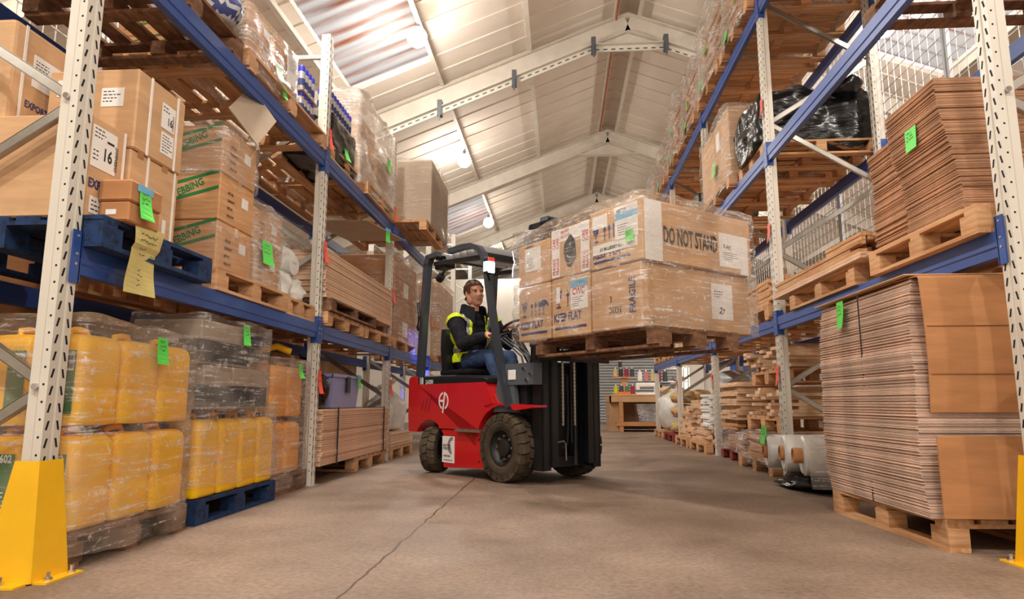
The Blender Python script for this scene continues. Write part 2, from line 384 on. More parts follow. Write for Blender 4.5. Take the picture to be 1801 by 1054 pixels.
for x in PURL:                                          # Z purlins with their fixing bolts
    z = rz_at(x); s = 1 if x < RX else -1
    b = B().bar((x, YA, z-.09), (x, YB, z-.09), .012, .17).bar((x+.03*s, YA, z-.17), (x+.03*s, YB, z-.17), .07, .012).bar((x-.03*s, YA, z-.012), (x-.03*s, YB, z-.012), .07, .012)
    if -3 < x < 4:
        y = 6.0
        while y < 20: b.cyl((x-.045*s, y, z-.03), (x-.045*s, y, z-.006), .012, 6); y += .5
    trim(b)
for k in range(-2, 5):                                  # portal frames: I rafters with a haunch at the apex, and their columns
    y = 11.05+5.1*k
    if y > YB-.3: continue
    b = B()
    for xa, xb in ((XL+.2, RX), (XR-.2, RX)):
        for dz, w, h in ((-.19, .17, .016), (-.36, .012, .32), (-.53, .17, .016)):
            b.bar((xa, y, rz_at(xa)+dz), (xb, y, rz_at(xb)+dz), w, h)
    b.prism([(RX-.75, RZ-.82), (RX+.75, RZ-.82), (RX, RZ-.55)], y-.012, y+.012)
    b.box(RX-.75, RX+.75, y-.085, y+.085, RZ-.84, RZ-.82)
    for x in (XL+.15, XR-.15): b.box(x-.12, x+.12, y-.1, y+.1, 0, rz_at(x)-.15)
    trim(b)

# perforated cable tray slung under the nearest frame, its clamps, and a sprinkler-like bracket
ct = root('cable_tray', 'white perforated cable tray slung under the nearest roof frame', 'cable tray', (RX, 10.9, 6.6))
pts = [(-5.6, rz_at(RX-5.6)-.68-6.6), (-.62, .2), (.62, .2), (4.2, rz_at(RX+4.2)-.68-6.6)]
b = B(); k = B()
for (xa, za), (xc, zc) in zip(pts, pts[1:]):
    b.bar((xa, 0, za), (xc, 0, zc), .012, .11); b.bar((xa, -.05, za+.05), (xc, -.05, zc+.05), .09, .012)
    n = int((xc-xa)/.13)
    for i in range(n):
        t = (i+.5)/n; x = xa+(xc-xa)*t; z = za+(zc-za)*t
        b.add([(x-.035, -.0075, z-.03), (x+.035, -.0075, z-.03+(zc-za)/(xc-xa)*.07), (x+.035, -.0075, z-.005+(zc-za)/(xc-xa)*.07), (x-.035, -.0075, z-.005)], [(0,1,2,3)], 1)
b.build('tray', ['cream', 'truck_grey'], ct)
for x in (-3.3, -2.0, -.62, .62, 2.0):
    z = rz_at(RX+x)-.68-6.6 if abs(x) > .7 else .2
    B().box(x-.04, x+.04, -.1, .03, z-.1, z+.18).box(x-.015, x+.015, -.12, -.1, z-.2, z+.02).build('clamp', 'truck_grey', ct)
tag(B().tube([(1.06, 8.5, rz_at(1.06)-.19), (1.06, 13, rz_at(1.06)-.2), (1.06, 16, rz_at(1.06)-.19)], .018, 8).build('ridge_pipe', 'rust'), 'thin red pipe running beside the roof ridge', 'pipe')

# ------------------------------------------------------------------ pallet racking
def post_bm(side, ztop, detail):
    """perforated upright: aisle face at x=0, body on the far side; side=+1 faces +X"""
    s = side; p = [(0,-.05),(0,-.011),(-.007,-.008),(-.007,.008),(0,.011),(0,.05),(-.036,.05),(-.046,.043),(-.085,.043),(-.085,-.043),(-.046,-.043),(-.036,-.05)]
    b = B(); b.prism([(x*s, y) for x, y in p], 0, ztop, 'z', 0)
    z = .1
    while z < ztop-.03 and detail:
        for y, t in ((-.029, 1), (.029, -1)):
            x = .0008*s; c = [(-.0058, -.019), (.0058, -.019), (.0058, .019), (-.0058, .019)]
            b.add([(x, y+u+t*v*.28, z+v) for u, v in c], [(0,1,2,3)], 1)
        for yy, sg in ((-.0503, -1), (.0503, 1)):
            b.add([(-.018*s+.0055*math.cos(a*PI/4), yy, z+.025+.0055*math.sin(a*PI/4)) for a in range(8)], [tuple(range(8))], 1)
        z += .072
    return b
RACKS = {}
def rack(name, side, xf, ys, ztops, levels, depth, label, ynode):
    rt = root('pallet_rack', label, 'pallet rack', (xf, ys[0], 0)); RACKS[name] = (rt, xf, side, ys)
    y0 = ys[0]; s = side
    for i, y in enumerate(ys):
        d = 2 if i == 0 else 1 if i < 3 else 0
        for dx in (0, -depth*s):
            det = d if dx == 0 else min(d, 1)*(i < 2)
            o = post_bm(s, ztops[i], det).build('upright', ['cream' if i < 5 else 'galv', 'hole'], rt, loc=(dx-(.0 if dx == 0 else -.085*s), y-y0, .006))
            B().box(-.11*s if s > 0 else -.03, .03 if s > 0 else .11, -.075, .075, -.006, .002).build('base_plate', 'galv', o)
        # zigzag bracing between the front and rear posts
        zs = ynode[i]; b = B(); zz = zs[0]; k = 0; xs_ = (-.045*s, (-depth+.045)*s)
        node = []
        while zz < ztops[i]-.1: node.append((xs_[(k) % 2], zz)); zz += zs[1]; k += 1
        node = [(xs_[1], zs[0]-zs[1])]+node if zs[0]-zs[1] > .1 else node
        for (xa, za), (xb, zb) in zip(node, node[1:]):
            bb = B(); p, q = Vector((xa, y-y0, za)), Vector((xb, y-y0, zb))
            bb.bar(p, q, .004, .045, 0, up=(0,0,1)); dv = (q-p).normalized(); up = dv.cross(Vector((0,1,0))); up = up if up.z > 0 else -up
            for e in (-1, 1): bb.bar(p+up*.022*e+Vector((0,.012,0)), q+up*.022*e+Vector((0,.012,0)), .028, .004, 0, up=up)
            bb.build('brace', 'zinc', rt)
        if i == 0:
            for x_, z_ in node:
                if abs(x_) < .2: B().cyl((x_-.005*s, -.062, z_), (x_-.005*s, .052, z_), .008, 8).cyl((x_-.005*s, -.064, z_), (x_-.005*s, -.044, z_), .014, 6).build('bolt', 'chrome', rt)
        B().bar((xs_[0], y-y0, ztops[i]-.2), (xs_[1], y-y0, ztops[i]-.2), .03, .04).build('brace', 'galv', rt)
    for z, h, bays in levels:
        for i in bays:
            ya, yb = ys[i]-y0+.047, ys[i+1]-y0-.047
            for dx, ss in ((0, s), (-depth*s+.0*s, -s)):
                prof = [(0,0),(0,-h*.6),(-.007,-h*.66),(-.007,-h),(-.052,-h),(-.052,-h*.3),(-.03,-h*.3),(-.03,0)]
                o = B().prism([(x*ss+(.004*ss), zz) for x, zz in prof], ya, yb, 'y').build('beam', 'blue', rt, loc=(dx, 0, z))
                for yy, e in ((ya, 1), (yb, -1)):
                    c = B().box(min(.002*ss, .009*ss), max(.002*ss, .009*ss), min(yy-.047*e, yy+.012*e), max(yy-.047*e, yy+.012*e), -h-.045, .065)
                    c.box(min(-.055*ss, .009*ss), max(-.055*ss, .009*ss), yy+.004*e-.003, yy+.004*e+.003, -h-.045, .065)
                    for q in (-.04, -.085, .0+.04): c.cyl((.008*ss, yy-.02*e, q), (.0125*ss, yy-.02*e, q), .006, 8, 1)
                    c.build('beam_connector', ['blue', 'galv'], o)
    return rt
LX, LY = -2.12, [2.69, 5.73, 8.22, 10.75, 13.3, 15.85]
RXX, RY = 2.078, [3.18, 6.545, 9.345, 12.15, 14.94]
lr = rack('left', 1, LX, LY, [4.13]*6, [(1.391, .125, range(5)), (2.968, .135, range(3))], 1.08, 'long blue and cream pallet rack on the left of the aisle, behind the yellow jerrycans', {i: ((.77, .64) if i % 2 == 0 else (.77, .64)) for i in range(6)})
rr = rack('right', -1, RXX, RY, [5.75, 5.75, 5.6, 5.4, 5.3], [(1.513, .125, range(4)), (3.208, .135, range(4)), (4.795, .135, range(4))], 1.15, 'long blue and cream pallet rack on the right of the aisle, holding the flattened cartons', {i: (.85, .66) for i in range(5)})
def rtag(rt, xf, side, y, z, w=.075, h=.2, mat='tag_red', seed=0, yo=0):
    f = face('+x' if side > 0 else '-x', 0, .0, -w/2, w/2, 0, h, .012)
    o = note(rt, f, 0, 0, w, h, mat, 'orange red paper tag', 'tag', .03, 2, None, seed)
    o.location = (0, y-yo, z); return o
for i, z in ((1, 3.02), (1, 1.95), (1, .78), (2, 3.02), (2, 1.95), (2, .78), (3, 1.95)): rtag(lr, LX, 1, LY[i]+.02, z, seed=i, yo=LY[0])
for i, z in ((1, 3.55), (1, 1.9+.35), (1, .86), (2, 4.95), (2, .9), (3, .9), (3, 5.0)): rtag(rr, RXX, -1, RY[i], z, seed=i, yo=RY[0])

# wire mesh panels behind the racks, on poles
def mesh_panel(x, y0, y1, z0, z1, pitch, label, group=None, r=.0028):
    t = root('wire_mesh_panel', label, 'mesh panel', (x, y0, z0), group=group)
    H, Lg = z1-z0, y1-y0; b = B()
    for yy in (0, Lg): b.bar((0, yy, 0), (0, yy, H), .03, .03)
    for zz in (0, H): b.bar((0, 0, zz), (0, Lg, zz), .03, .03)
    b.build('frame', 'galv', t)
    b = B(); n = int(Lg/pitch)
    for i in range(1, n): b.bar((0, Lg*i/n, 0), (0, Lg*i/n, H), r*2, r*2)
    n = int(H/pitch)
    for i in range(1, n): b.bar((.004, 0, H*i/n), (.004, Lg, H*i/n), r*2, r*2)
    b.build('mesh', 'wire', t)
for i, (a, c) in enumerate(((3.3, 5.6), (5.65, 7.95), (8.0, 10.4), (10.45, 13))):
    mesh_panel(3.36, a, c, 1.75, 5.3, .115, ['white wire mesh panel behind the upper stacks of flattened cartons', 'white wire mesh panel behind the black wrapped bundle', 'white wire mesh panel behind the tall carton on the upper right shelf', 'farthest wire mesh panel behind the right hand rack'][i])
for i, (a, c) in enumerate(((2.2, 4.3), (4.35, 6.4))):
    mesh_panel(-3.32, a, c, 1.9, 4.1, .1, ['wire mesh panel behind the large export cartons', 'wire mesh panel behind the pallet of green printed cartons'][i])
# bolted yellow guards at the foot of the first posts
def guard(x, y, side, label):
    t = root('column_guard', label, 'column guard', (x, y, 0)); s = side
    po = [(.075, -.13), (.075, .075), (-.13, .075)]
    a = [(.075*s, .10, .006), (.075*s, -.10, .006), (.069*s, -.108, .006), (-.135*s, -.108, .006)]
    c = [(.04*s, .055, .47), (.04*s, -.075, .47), (.034*s, -.083, .47), (-.06*s, -.083, .47)]
    a2 = [(p[0]-.006*s, p[1]+.006, p[2]) for p in a]; c2 = [(p[0]-.006*s, p[1]+.006, p[2]) for p in c]
    b = B(); n = 4
    b.add(a+c+a2+c2, [(i, i+1, n+i+1, n+i) for i in range(3)]+[(2*n+i+1, 2*n+i, 3*n+i, 3*n+i+1) for i in range(3)]+[(n+i, n+i+1, 3*n+i+1, 3*n+i) for i in range(3)]+[(0,n,3*n,2*n),(n-1,2*n-1,4*n-1,3*n-1)])
    b.build('shield', 'yellow', t)
    B().box(min(.07*s, .13*s), max(.07*s, .13*s), -.09, .12, 0, .008).box(min(.06*s, -.15*s), max(.06*s, -.15*s), -.17, -.105, 0, .008).build('base_plate', 'yellow', t)
    for bx, by in ((.105*s, .08), (.105*s, -.05), (-.02*s, -.14)):
        B().cyl((bx, by, .006), (bx, by, .02), .016, 6).cyl((bx, by, .02), (bx, by, .04), .008, 8).build('bolt', 'chrome', t)
guard(LX-.018, LY[0]+.0, 1, 'yellow steel column guard bolted at the foot of the left rack')
guard(RXX+.018, RY[0]+.0, -1, 'yellow steel column guard at the right edge, beside the tall flattened carton stack')

# ------------------------------------------------------------------ shared kinds: pallets, cartons, film, flats, boards, cans
PM = {}
def pallet(x0, x1, y0, y1, z, label, along='y', mat='wood', h=.144, rz=0, boards=7, group=None, cross=False):
    """block pallet: deck boards on stringers, nine blocks, three skids; x0..y1 its footprint, z its underside"""
    w, l = round(x1-x0, 3), round(y1-y0, 3); key = (w, l, along, mat, h, boards, cross)
    sk_y = (along == 'y') != cross
    if key not in PM:
        A, C = (l, w) if along == 'y' else (w, l)         # A along the boards, C across
        rnd = random.Random(len(PM)); d = B(); bt = .02
        bx = (lambda a0, a1, c0, c1, z0, z1: d.box(c0, c1, a0, a1, z0, z1)) if along == 'y' else (lambda a0, a1, c0, c1, z0, z1: d.box(a0, a1, c0, c1, z0, z1))
        bw = C/boards*(.68 if mat == 'wood_old' else .8)
        for i in range(boards):
            c = -C/2+bw/2+(C-bw)*i/(boards-1); k = rnd.uniform(-.004, .004)
            bx(-A/2+k, A/2+k, c-bw/2, c+bw/2, h-bt, h)
        for a in (-A/2+.05, 0, A/2-.05): bx(a-.05, a+.05, -C/2, C/2, h-2*bt, h-bt)
        bl = B(); bxx = (.1 if along == 'y' else .07); sk = B()
        e = .05 if along == 'y' else .07; hx, hy = (.05, .07)
        bl.box(-hx, hx, -hy, hy, bt, h-2*bt)
        sx = B().box(-.05, .05, -l/2, l/2, 0, bt) if sk_y else B().box(-w/2, w/2, -.05, .05, 0, bt)
        PM[key] = (d.mesh('deck', mat+('_y' if along == 'y' and mat == 'wood' else '_x' if mat == 'wood' else '')), bl.mesh('block', mat), sx.mesh('skid', mat+('_y' if mat == 'wood' and sk_y else '_x' if mat == 'wood' else '')))
    dm, bm_, sm = PM[key]
    t = root('pallet', label, 'pallet', ((x0+x1)/2, (y0+y1)/2, z), rz, group)
    link('deck', dm, t)
    for cx in (-w/2+.05, 0, w/2-.05):
        for cy in (-l/2+.07, 0, l/2-.07): link('block', bm_, t, (cx, cy, 0))
    for q in (-1, 0, 1):
        link('skid', sm, t, ((w/2-.05)*q, 0, 0) if sk_y else (0, (l/2-.07)*q, 0))
    return t
def carton(x0, x1, y0, y1, z0, z1, label, mat='card', group=None, prints=(), labels=(), straps=(), tapes=(), rz=0, r=.008, name='carton'):
    """prints: (face,u,v,text,size,mat,rot)  labels: (face,u,v,w,h,[(u,v,text,size,rot)])  straps: face,u  tapes: face,u0,v0,w,h"""
    cx, cy = (x0+x1)/2, (y0+y1)/2; q = (x0-cx, x1-cx, y0-cy, y1-cy, 0, z1-z0)
    mats = [mat]; b = B(); b.rbox(*q, r=r)
    for f, u, v, txt, size, pm, rot in prints:
        if pm not in mats: mats.append(pm)
        T_ = face(f, *q) @ Matrix.Translation((u, v, .0006))
        if txt[:1] == '#': picto(b, T_, txt, size, mats.index(pm))
        else: b.text(txt, T_, size, mats.index(pm), rot, cond=.45 if size > .15 else .8)
    o = b.build(name, mats, loc=(cx, cy, z0), rz=rz); tag(o, label, 'carton', group)
    for i, (f, u, v, w, h, tx) in enumerate(labels):
        lb = B(); T_ = face(f, *q); lb.slab(T_, u, v, w, h, .001); T2 = T_ @ Matrix.Translation((u, v, .0014)); ml = ['paper', 'print_black', 'paper_blue', 'print_red']
        for (a, c, txt, size, rot, *mm) in tx: 
            if txt == '|': lb.rect(T2, a, c, size, rot, mm[0] if mm else 1)
            elif txt == '~': micro(lb, T2, a, c, size, rot, max(2, int(rot/.016)), 1, random.Random(i+len(label)))
            else: lb.text(txt, T2 @ Matrix.Translation((a, c, 0)), size, mm[0] if mm else 1, rot)
        lb.build('paper_label', ml, o)
    for f, u, sm in straps:
        B().slab(face(f, *q), u-.008, 0, .016, q[5], .0025).build('strap', sm, o)
    for f, u, v, w, h, tm in tapes:
        B().slab(face(f, *q), u, v, w, h, .001).build('tape', tm, o)
    return o
def picto(b, T_, kind, s, m):
    P = lambda pts: b.add([T_ @ Vector((x*s, y*s, 0)) for x, y in pts], [tuple(range(len(pts)))], m)
    if kind == '#arrow':
        P([(.12,0),(.2,0),(.2,.62),(.12,.62)]); P([(.0,.6),(.32,.6),(.16,1)])
    elif kind == '#glass':
        P([(0,1),(.6,1),(.52,.55),(.36,.42),(.24,.42),(.08,.55)]); P([(.27,.42),(.33,.42),(.33,.08),(.27,.08)]); P([(.1,0),(.5,0),(.5,.09),(.1,.09)])
    elif kind == '#umbrella':
        P([(.5+.5*math.cos(PI*i/12), .5+.45*math.sin(PI*i/12)) for i in range(13)]); P([(.47,.05),(.53,.05),(.53,.52),(.47,.52)]); P([(.47,.05),(.3,.0),(.28,.08),(.47,.12)])
    elif kind == '#bar': P([(0,0),(1,0),(1,.05),(0,.05)])
    elif kind == '#diamond': P([(.5,0),(1,.5),(.5,1),(0,.5)])
def film(x0, x1, y0, y1, z0, z1, label, mat='film', amp=.012, top=True, seed=0, cat='stretch film', name='stretch_film', r=.05, taper=0, cell=.035, gather=0, group=None, solid=False):
    """one wrinkled skin round a load, with real folds; sits just outside the load"""
    cx, cy = (x0+x1)/2, (y0+y1)/2; w, l, h = (x1-x0)/2, (y1-y0)/2, z1-z0
    per = []; 
    n = lambda d: max(2, int(d/cell))
    for (sx, sy, a0) in ((1,-1,-PI/2), (1,1,0), (-1,1,PI/2), (-1,-1,PI)):
        for i in range(4):
            a = a0+PI/2*i/3; per.append((sx*(w-r)+r*math.cos(a), sy*(l-r)+r*math.sin(a), math.cos(a), math.sin(a)))
        if sy*sx < 0: nn, p0, p1 = (n(2*l), ) + ((sx*w, -l+r), (sx*w, l-r)) if sx > 0 else (n(2*l), (sx*w, l-r), (sx*w, -l+r))
        else: nn, p0, p1 = (n(2*w), (w-r, sy*l), (-w+r, sy*l)) if sy > 0 else (n(2*w), (-w+r, sy*l), (w-r, sy*l))
        nx, ny = (sx, 0) if sy*sx < 0 else (0, sy)
        for i in range(1, nn): t = i/nn; per.append((p0[0]+(p1[0]-p0[0])*t, p0[1]+(p1[1]-p0[1])*t, nx, ny))
    N_ = len(per); M = max(4, int(h/(cell*.8))); b = B(); vs = []; fs = []
    for j in range(M+1):
        t = j/M; z = h*t
        for (x, y, nx, ny) in per:
            p = Vector((x*3.1+seed*7.3, y*3.1+seed, z*9))
            d = noise.noise(p)*amp+noise.noise(p*2.7)*amp*.5
            d += abs(noise.noise(Vector((x*1.5+seed, y*1.5, z*2.2))))*amp*1.2
            k = 1-taper*t
            if gather: k *= 1-gather*math.exp(-((t-.0)/.08)**2)
            zz = z+(noise.noise(Vector((x*4+seed, y*4, 1.7)))*amp*2 if j in (0, M) else 0)
            vs.append((x*k+nx*d, y*k+ny*d, zz))
    for j in range(M):
        for i in range(N_): fs.append((j*N_+i, j*N_+(i+1) % N_, (j+1)*N_+(i+1) % N_, (j+1)*N_+i))
    if top:
        rings = 4 if not solid else 7
        for q in range(1, rings):
            k = (1-taper)*(1-q/rings)
            for (x, y, nx, ny) in per: vs.append((x*k, y*k, h+noise.noise(Vector((x*k*4+seed, y*k*4, 3)))*amp*1.8+.004*q))
        o_ = (M+1)*N_
        for q in range(rings-1):
            a = M*N_ if q == 0 else o_+(q-1)*N_; c = o_+q*N_
            for i in range(N_): fs.append((a+i, a+(i+1) % N_, c+(i+1) % N_, c+i))
        if solid: fs.append(tuple(o_+(rings-2)*N_+i for i in range(N_)))
    if solid: fs.append(tuple(range(N_))[::-1])
    b.add(vs, fs)
    o = b.build(name, mat, smooth=70, loc=(cx, cy, z0), fix=solid); tag(o, label, cat, group); return o
def ftag(o, f, q, u, v, w, h, **kw):
    """tag on a film or carton given in world box coordinates q"""
    x0, x1, y0, y1, z0, z1 = q; c = o.location
    return note(o, face(f, x0-c.x, x1-c.x, y0-c.y, y1-c.y, z0-c.z, z1-c.z, .004), u, v, w, h, **kw)
SM = {}
def slabs(x0, x1, y0, y1, z0, z1, n, label, group, name, mat, cat, jx=.01, jy=.01, jr=.4, fill=.9, fold=.0, seed=0, shift=None, face_x=None):
    """a stack of single flat things, each its own object"""
    rnd = random.Random(seed+n); t = (z1-z0)/n; w, l = x1-x0, y1-y0; th = t*fill; ms = []
    for k in range(3):
        key = (round(w, 3), round(l, 3), round(th, 4), mat, k, fold)
        if key not in SM:
            b = B()
            if fold:                                   # a flattened carton: two boards with a fold on the long edges
                g = th*.44; b.rbox(-w/2, w/2, -l/2, l/2, 0, g, min(.002, g*.3)); b.rbox(-w/2+.004*k, w/2-.003*k, -l/2+.003*k, l/2-.004, th-g, th, min(.002, g*.3)); b.box(-w/2+.01, w/2-.01, -l/2+.012, l/2-.012, g*.9, th-g*.9)
            else: b.rbox(-w/2, w/2, -l/2, l/2, 0, th, min(.002, th*.25))
            SM[key] = b.mesh(name, mat)
        ms.append(SM[key])
    out = []
    for i in range(n):
        dx, dy = rnd.uniform(-jx, jx), rnd.uniform(-jy, jy)
        if shift: sx, sy = shift(i/(n-1)); dx += sx; dy += sy
        o = link(name, ms[rnd.randrange(3)], None, ((x0+x1)/2+dx, (y0+y1)/2+dy, z0+t*i), R(rnd.uniform(-jr, jr)))
        tag(o, label, cat, group); out.append(o)
    return out
# ------------------------------------------------------------------ left rack, floor level: yellow jerrycans
def can_meshes(sx, sy, h, mat):
    b = B(); lev = [(0,.86),(.012,.96),(.05,1),(.34,1),(.36,.975),(.39,.975),(.41,1),(.72,1),(.8,.99),(.86,.93),(.9,.8),(.915,.6)]
    n = 40; vs = []; fs = []
    for t, k in lev:
        for j in range(n):
            a = 2*PI*(j+.5)/n; c, s = math.cos(a), math.sin(a); e = .28
            px, py = math.copysign(abs(c)**e, c), math.copysign(abs(s)**e, s)
            g = 1.0
            if abs(px) > .93 and .08 < t < .8: g = 1-.035*(1 if .25 < abs(py) < .55 else 0)
            if abs(py) > .93 and .08 < t < .8: g = 1-.035*(1 if .3 < abs(px) < .6 else 0)
            vs.append((px*sx/2*k*g, py*sy/2*k*g, t*h))
    for j in range(len(lev)-1):
        for i in range(n): fs.append((j*n+i, j*n+(i+1) % n, (j+1)*n+(i+1) % n, (j+1)*n+i))
    fs += [tuple(range(n))[::-1], tuple(range((len(lev)-1)*n, len(lev)*n))]
    b.add(vs, fs)
    body = b.mesh('body', mat, smooth=50)
    hb = B().tube([(0, -sy*.3, h*.88), (0, -sy*.27, h*.95), (0, -sy*.12, h*.97), (0, sy*.05, h*.97), (0, sy*.12, h*.9)], .016, 8)
    handle = hb.mesh('handle', mat, smooth=60)
    cb = B().cyl((0,0,0), (0,0,.03), .03, 18)
    for i in range(18): a = 2*PI*i/18; cb.cyl((.03*math.cos(a), .03*math.sin(a), .002), (.03*math.cos(a), .03*math.sin(a), .028), .003, 4)
    cap = cb.mesh('cap', 'cap_black')
    return body, handle, cap
CANS = {}
def jerrycan(x, y, z, sx, sy, h, label, group, mat, side_label=None):
    key = (sx, sy, h, mat)
    if key not in CANS: CANS[key] = can_meshes(sx, sy, h, mat)
    t = root('jerrycan', label, 'jerrycan', (x, y, z), group=group)
    bd, hd, cp = CANS[key]
    link('body', bd, t); link('handle', hd, t); link('cap', cp, t, (0, sy*.28, h*.905))
    if side_label:
        b = B(); T_ = face('-y', -sx/2, sx/2, -sy/2, sy/2, 0, h, .004); u0 = sx*.56; w = sx*.36
        b.slab(T_, u0, h*.12, w, h*.62, .0015, 0)
        T2 = T_ @ Matrix.Translation((u0, 0, .0022))
        if side_label == 1:
            for i in range(12): b.rect(T2, w*.42+i*.0032*(w/.08), h*.56, .0016*(1+i % 2), h*.13, 1)
            b.rect(T2 @ Matrix.Translation((0,0,-.0004)), w*.36, h*.54, w*.58, h*.17, 2)
        else:
            b.text('602', T2 @ Matrix.Translation((w*.16, h*.66, 0)), .048, 2)
            micro(b, T2, w*.2, h*.2, w*.6, h*.2, 5, 2, random.Random(4))
        b.build('label', ['label_green', 'ink', 'paper'], t)['label'] = 'green printed label'
    return t
pallet(-3.08, -2.1, 2.78, 3.74, 0, 'dirty brown pallet under the tall wrapped jerrycan stack by the left column guard', 'y', 'wood_old', cross=True)
for j in range(2):
    for k in range(3):
        for i in range(2):
            row = ['nearest row', 'middle row', 'far row'][k]; col = ['aisle side', 'wall side'][i]; lay = ['bottom', 'top'][j]
            jerrycan(-2.225-i*.235, 2.955+k*.305, .15+j*.452, .225, .297, .448, 'yellow jerrycan in %s layer of the tall wrapped stack, %s, %s' % (lay, row, col), 'yellow jerrycans in the tall wrapped stack', 'can_yellow', (2 if j == 0 else 1) if k == 0 else None)
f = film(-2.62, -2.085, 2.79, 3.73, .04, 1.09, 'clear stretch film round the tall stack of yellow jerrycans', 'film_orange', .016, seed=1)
ftag(f, '+x', (-2.62, -2.085, 2.79, 3.73, .04, 1.09), .52, .86, .09, .14, seed=3, label='bright green paper tag')
pallet(-3.1, -2.1, 3.84, 4.92, 0, 'dark blue pallet on the floor under the short row of yellow jerrycans', 'y', 'wood_blue')
for k in range(4):
    jerrycan(-2.24, 3.97+k*.265, .146, .25, .255, .50, '%s yellow jerrycan from the camera in the short row on the blue floor pallet' % ['first', 'second', 'third', 'fourth'][k], 'yellow jerrycans on the blue floor pallet', 'can_yellow')
film(-2.39, -2.1, 3.83, 4.91, .2, .70, 'loose clear film over the short row of yellow jerrycans on the blue pallet', 'film', .014, seed=2)

def dbox(y0, y1, z0, z1, label, x0=-2.55, **kw):
    c = carton(x0, -2.12, y0, y1, z0, z1, label, 'card_grey', **kw)
    w, h = -2.12-x0, z1-z0
    B().slab(face('-y', -w/2, w/2, -(y1-y0)/2, 0, 0, h), 0, h*.05, w, h*.5, .001).slab(face('+x', 0, w/2, -(y1-y0)/2, 0, 0, h), 0, h*.05, y1-y0, h*.5, .001).build('printed_band', 'ink', c)
    B().text('EVER', face('-y', -w/2, w/2, -(y1-y0)/2, 0, 0, h, .003) @ Matrix.Translation((w*.5, h*.32, 0)), .055).text('BUILD', face('-y', -w/2, w/2, -(y1-y0)/2, 0, 0, h, .003) @ Matrix.Translation((w*.5, h*.14, 0)), .055).build('lettering', 'tape', c)
    return c
dbox(3.86, 4.2, .665, .93, 'black banded carton standing on the short jerrycans, nearest of the lower pair')
dbox(4.22, 4.72, .665, .93, 'black banded carton standing on the short jerrycans, farther of the lower pair')
dbox(3.8, 4.42, .935, 1.2, 'black and tan carton with gold lettering on top of the two banded cartons')
f = film(-2.57, -2.1, 3.77, 4.75, .66, 1.23, 'clear film round the three black banded cartons', 'film', .014, seed=3)
ftag(f, '+x', (-2.57, -2.1, 3.77, 4.75, .66, 1.23), .5, .42, .09, .14, seed=4, label='bright green paper tag')
pallet(-3.1, -2.16, 4.98, 5.68, 0, 'dark brown pallet under the orange wrapped jerrycans beside the second left post', 'y', 'wood_old')
for j in range(2):
    for k in range(2):
        for i in range(2):
            jerrycan(-2.32-i*.275, 5.13+k*.315, .15+j*.445, .26, .3, .44, 'orange jerrycan, %s layer by the second left post, %s end, %s' % (['bottom', 'top'][j], ['near', 'far'][k], ['aisle side', 'wall side'][i]), 'jerrycans in the orange wrapped stack', 'can_orange')
f = film(-2.73, -2.15, 4.96, 5.655, .04, 1.06, 'clear film round the orange jerrycan stack beside the second left post', 'film_orange', .014, seed=4)
ftag(f, '+x', (-2.73, -2.15, 4.96, 5.655, .04, 1.06), .4, .86, .07, .12, seed=5, label='green and pale paper tags', curl=.04)
tag(jc := B().tube([(-2.45, 5.3, 1.13), (-2.36, 5.42, 1.17), (-2.28, 5.5, 1.13)], .03, 10).build('jug_handle', 'can_yellow', smooth=60), 'yellow plastic handle lying on top of the orange wrapped jerrycans', 'handle')

# ------------------------------------------------------------------ left rack, lower beam
Z1 = 1.393
pallet(-3.05, -2.03, 2.755, 3.7, Z1, 'blue pallet under the export cartons on the left lower beam', 'y', 'wood_blue')
zb = Z1+.145

LAB = lambda u, v: ('+x', u, v, .17, .2, [(.075, .05, '16', .085, 0), (.012, .14, '~', .1, .055), (.012, .03, '~', .05, .06), (.18, .02, 'OVERNIGHT', .028, 90), (.1, .14, '|', .05, .012)])
carton(-2.72, -2.15, 2.77, 3.03, zb, 2.03, 'big export carton with overnight label behind the first left post', prints=(('+x', .02, .15, 'EXPORT', .06, 'print_blue', 0), ('-y', .04, .3, 'CASE NO.:', .028, 'print_black', 0), ('-y', .04, .255, 'QTY', .028, 'print_black', 0), ('-y', .04, .21, 'REF NO.', .028, 'print_black', 0), ('-y', .04, .165, 'P.O.NO.', .028, 'print_black', 0)), labels=(LAB(.02, .25), ('+x', .04, .03, .1, .08, [(.01, .01, '~', .08, .06)])), straps=(('+x', .245, 'strap_white'),))
carton(-2.68, -2.13, 3.04, 3.46, zb, 1.965, 'plain strapped carton under the torn label carton on the blue pallet', prints=(('+x', .16, .16, 'CARTON NO.', .022, 'print_black', 0),), labels=(('+x', .3, .05, .03, .09, []),), straps=(('+x', .14, 'strap_white'), ('+x', .38, 'strap_white')), tapes=(('+x', .26, .4, .05, .03, 'card_dark'), ('+x', .05, .4, .05, .03, 'card_dark')))
carton(-2.6, -2.12, 3.035, 3.46, 1.967, 2.39, 'strapped carton with torn white label on its front, standing on the plain carton', labels=(('+x', .21, .2, .12, .14, [(.05, .03, '16', .06, 0), (.008, .09, '~', .07, .04), (.11, .01, 'OVERNIGHT', .02, 90)]), ('+x', .22, .06, .11, .12, [(.01, .01, '~', .09, .1)]), ('-y', .29, .22, .12, .1, [(.01, .02, '~', .1, .07)]), ('-y', .05, .28, .1, .09, [(.01, .02, '~', .08, .05)])), straps=(('+x', .11, 'strap_white'), ('+x', .35, 'strap_white')))
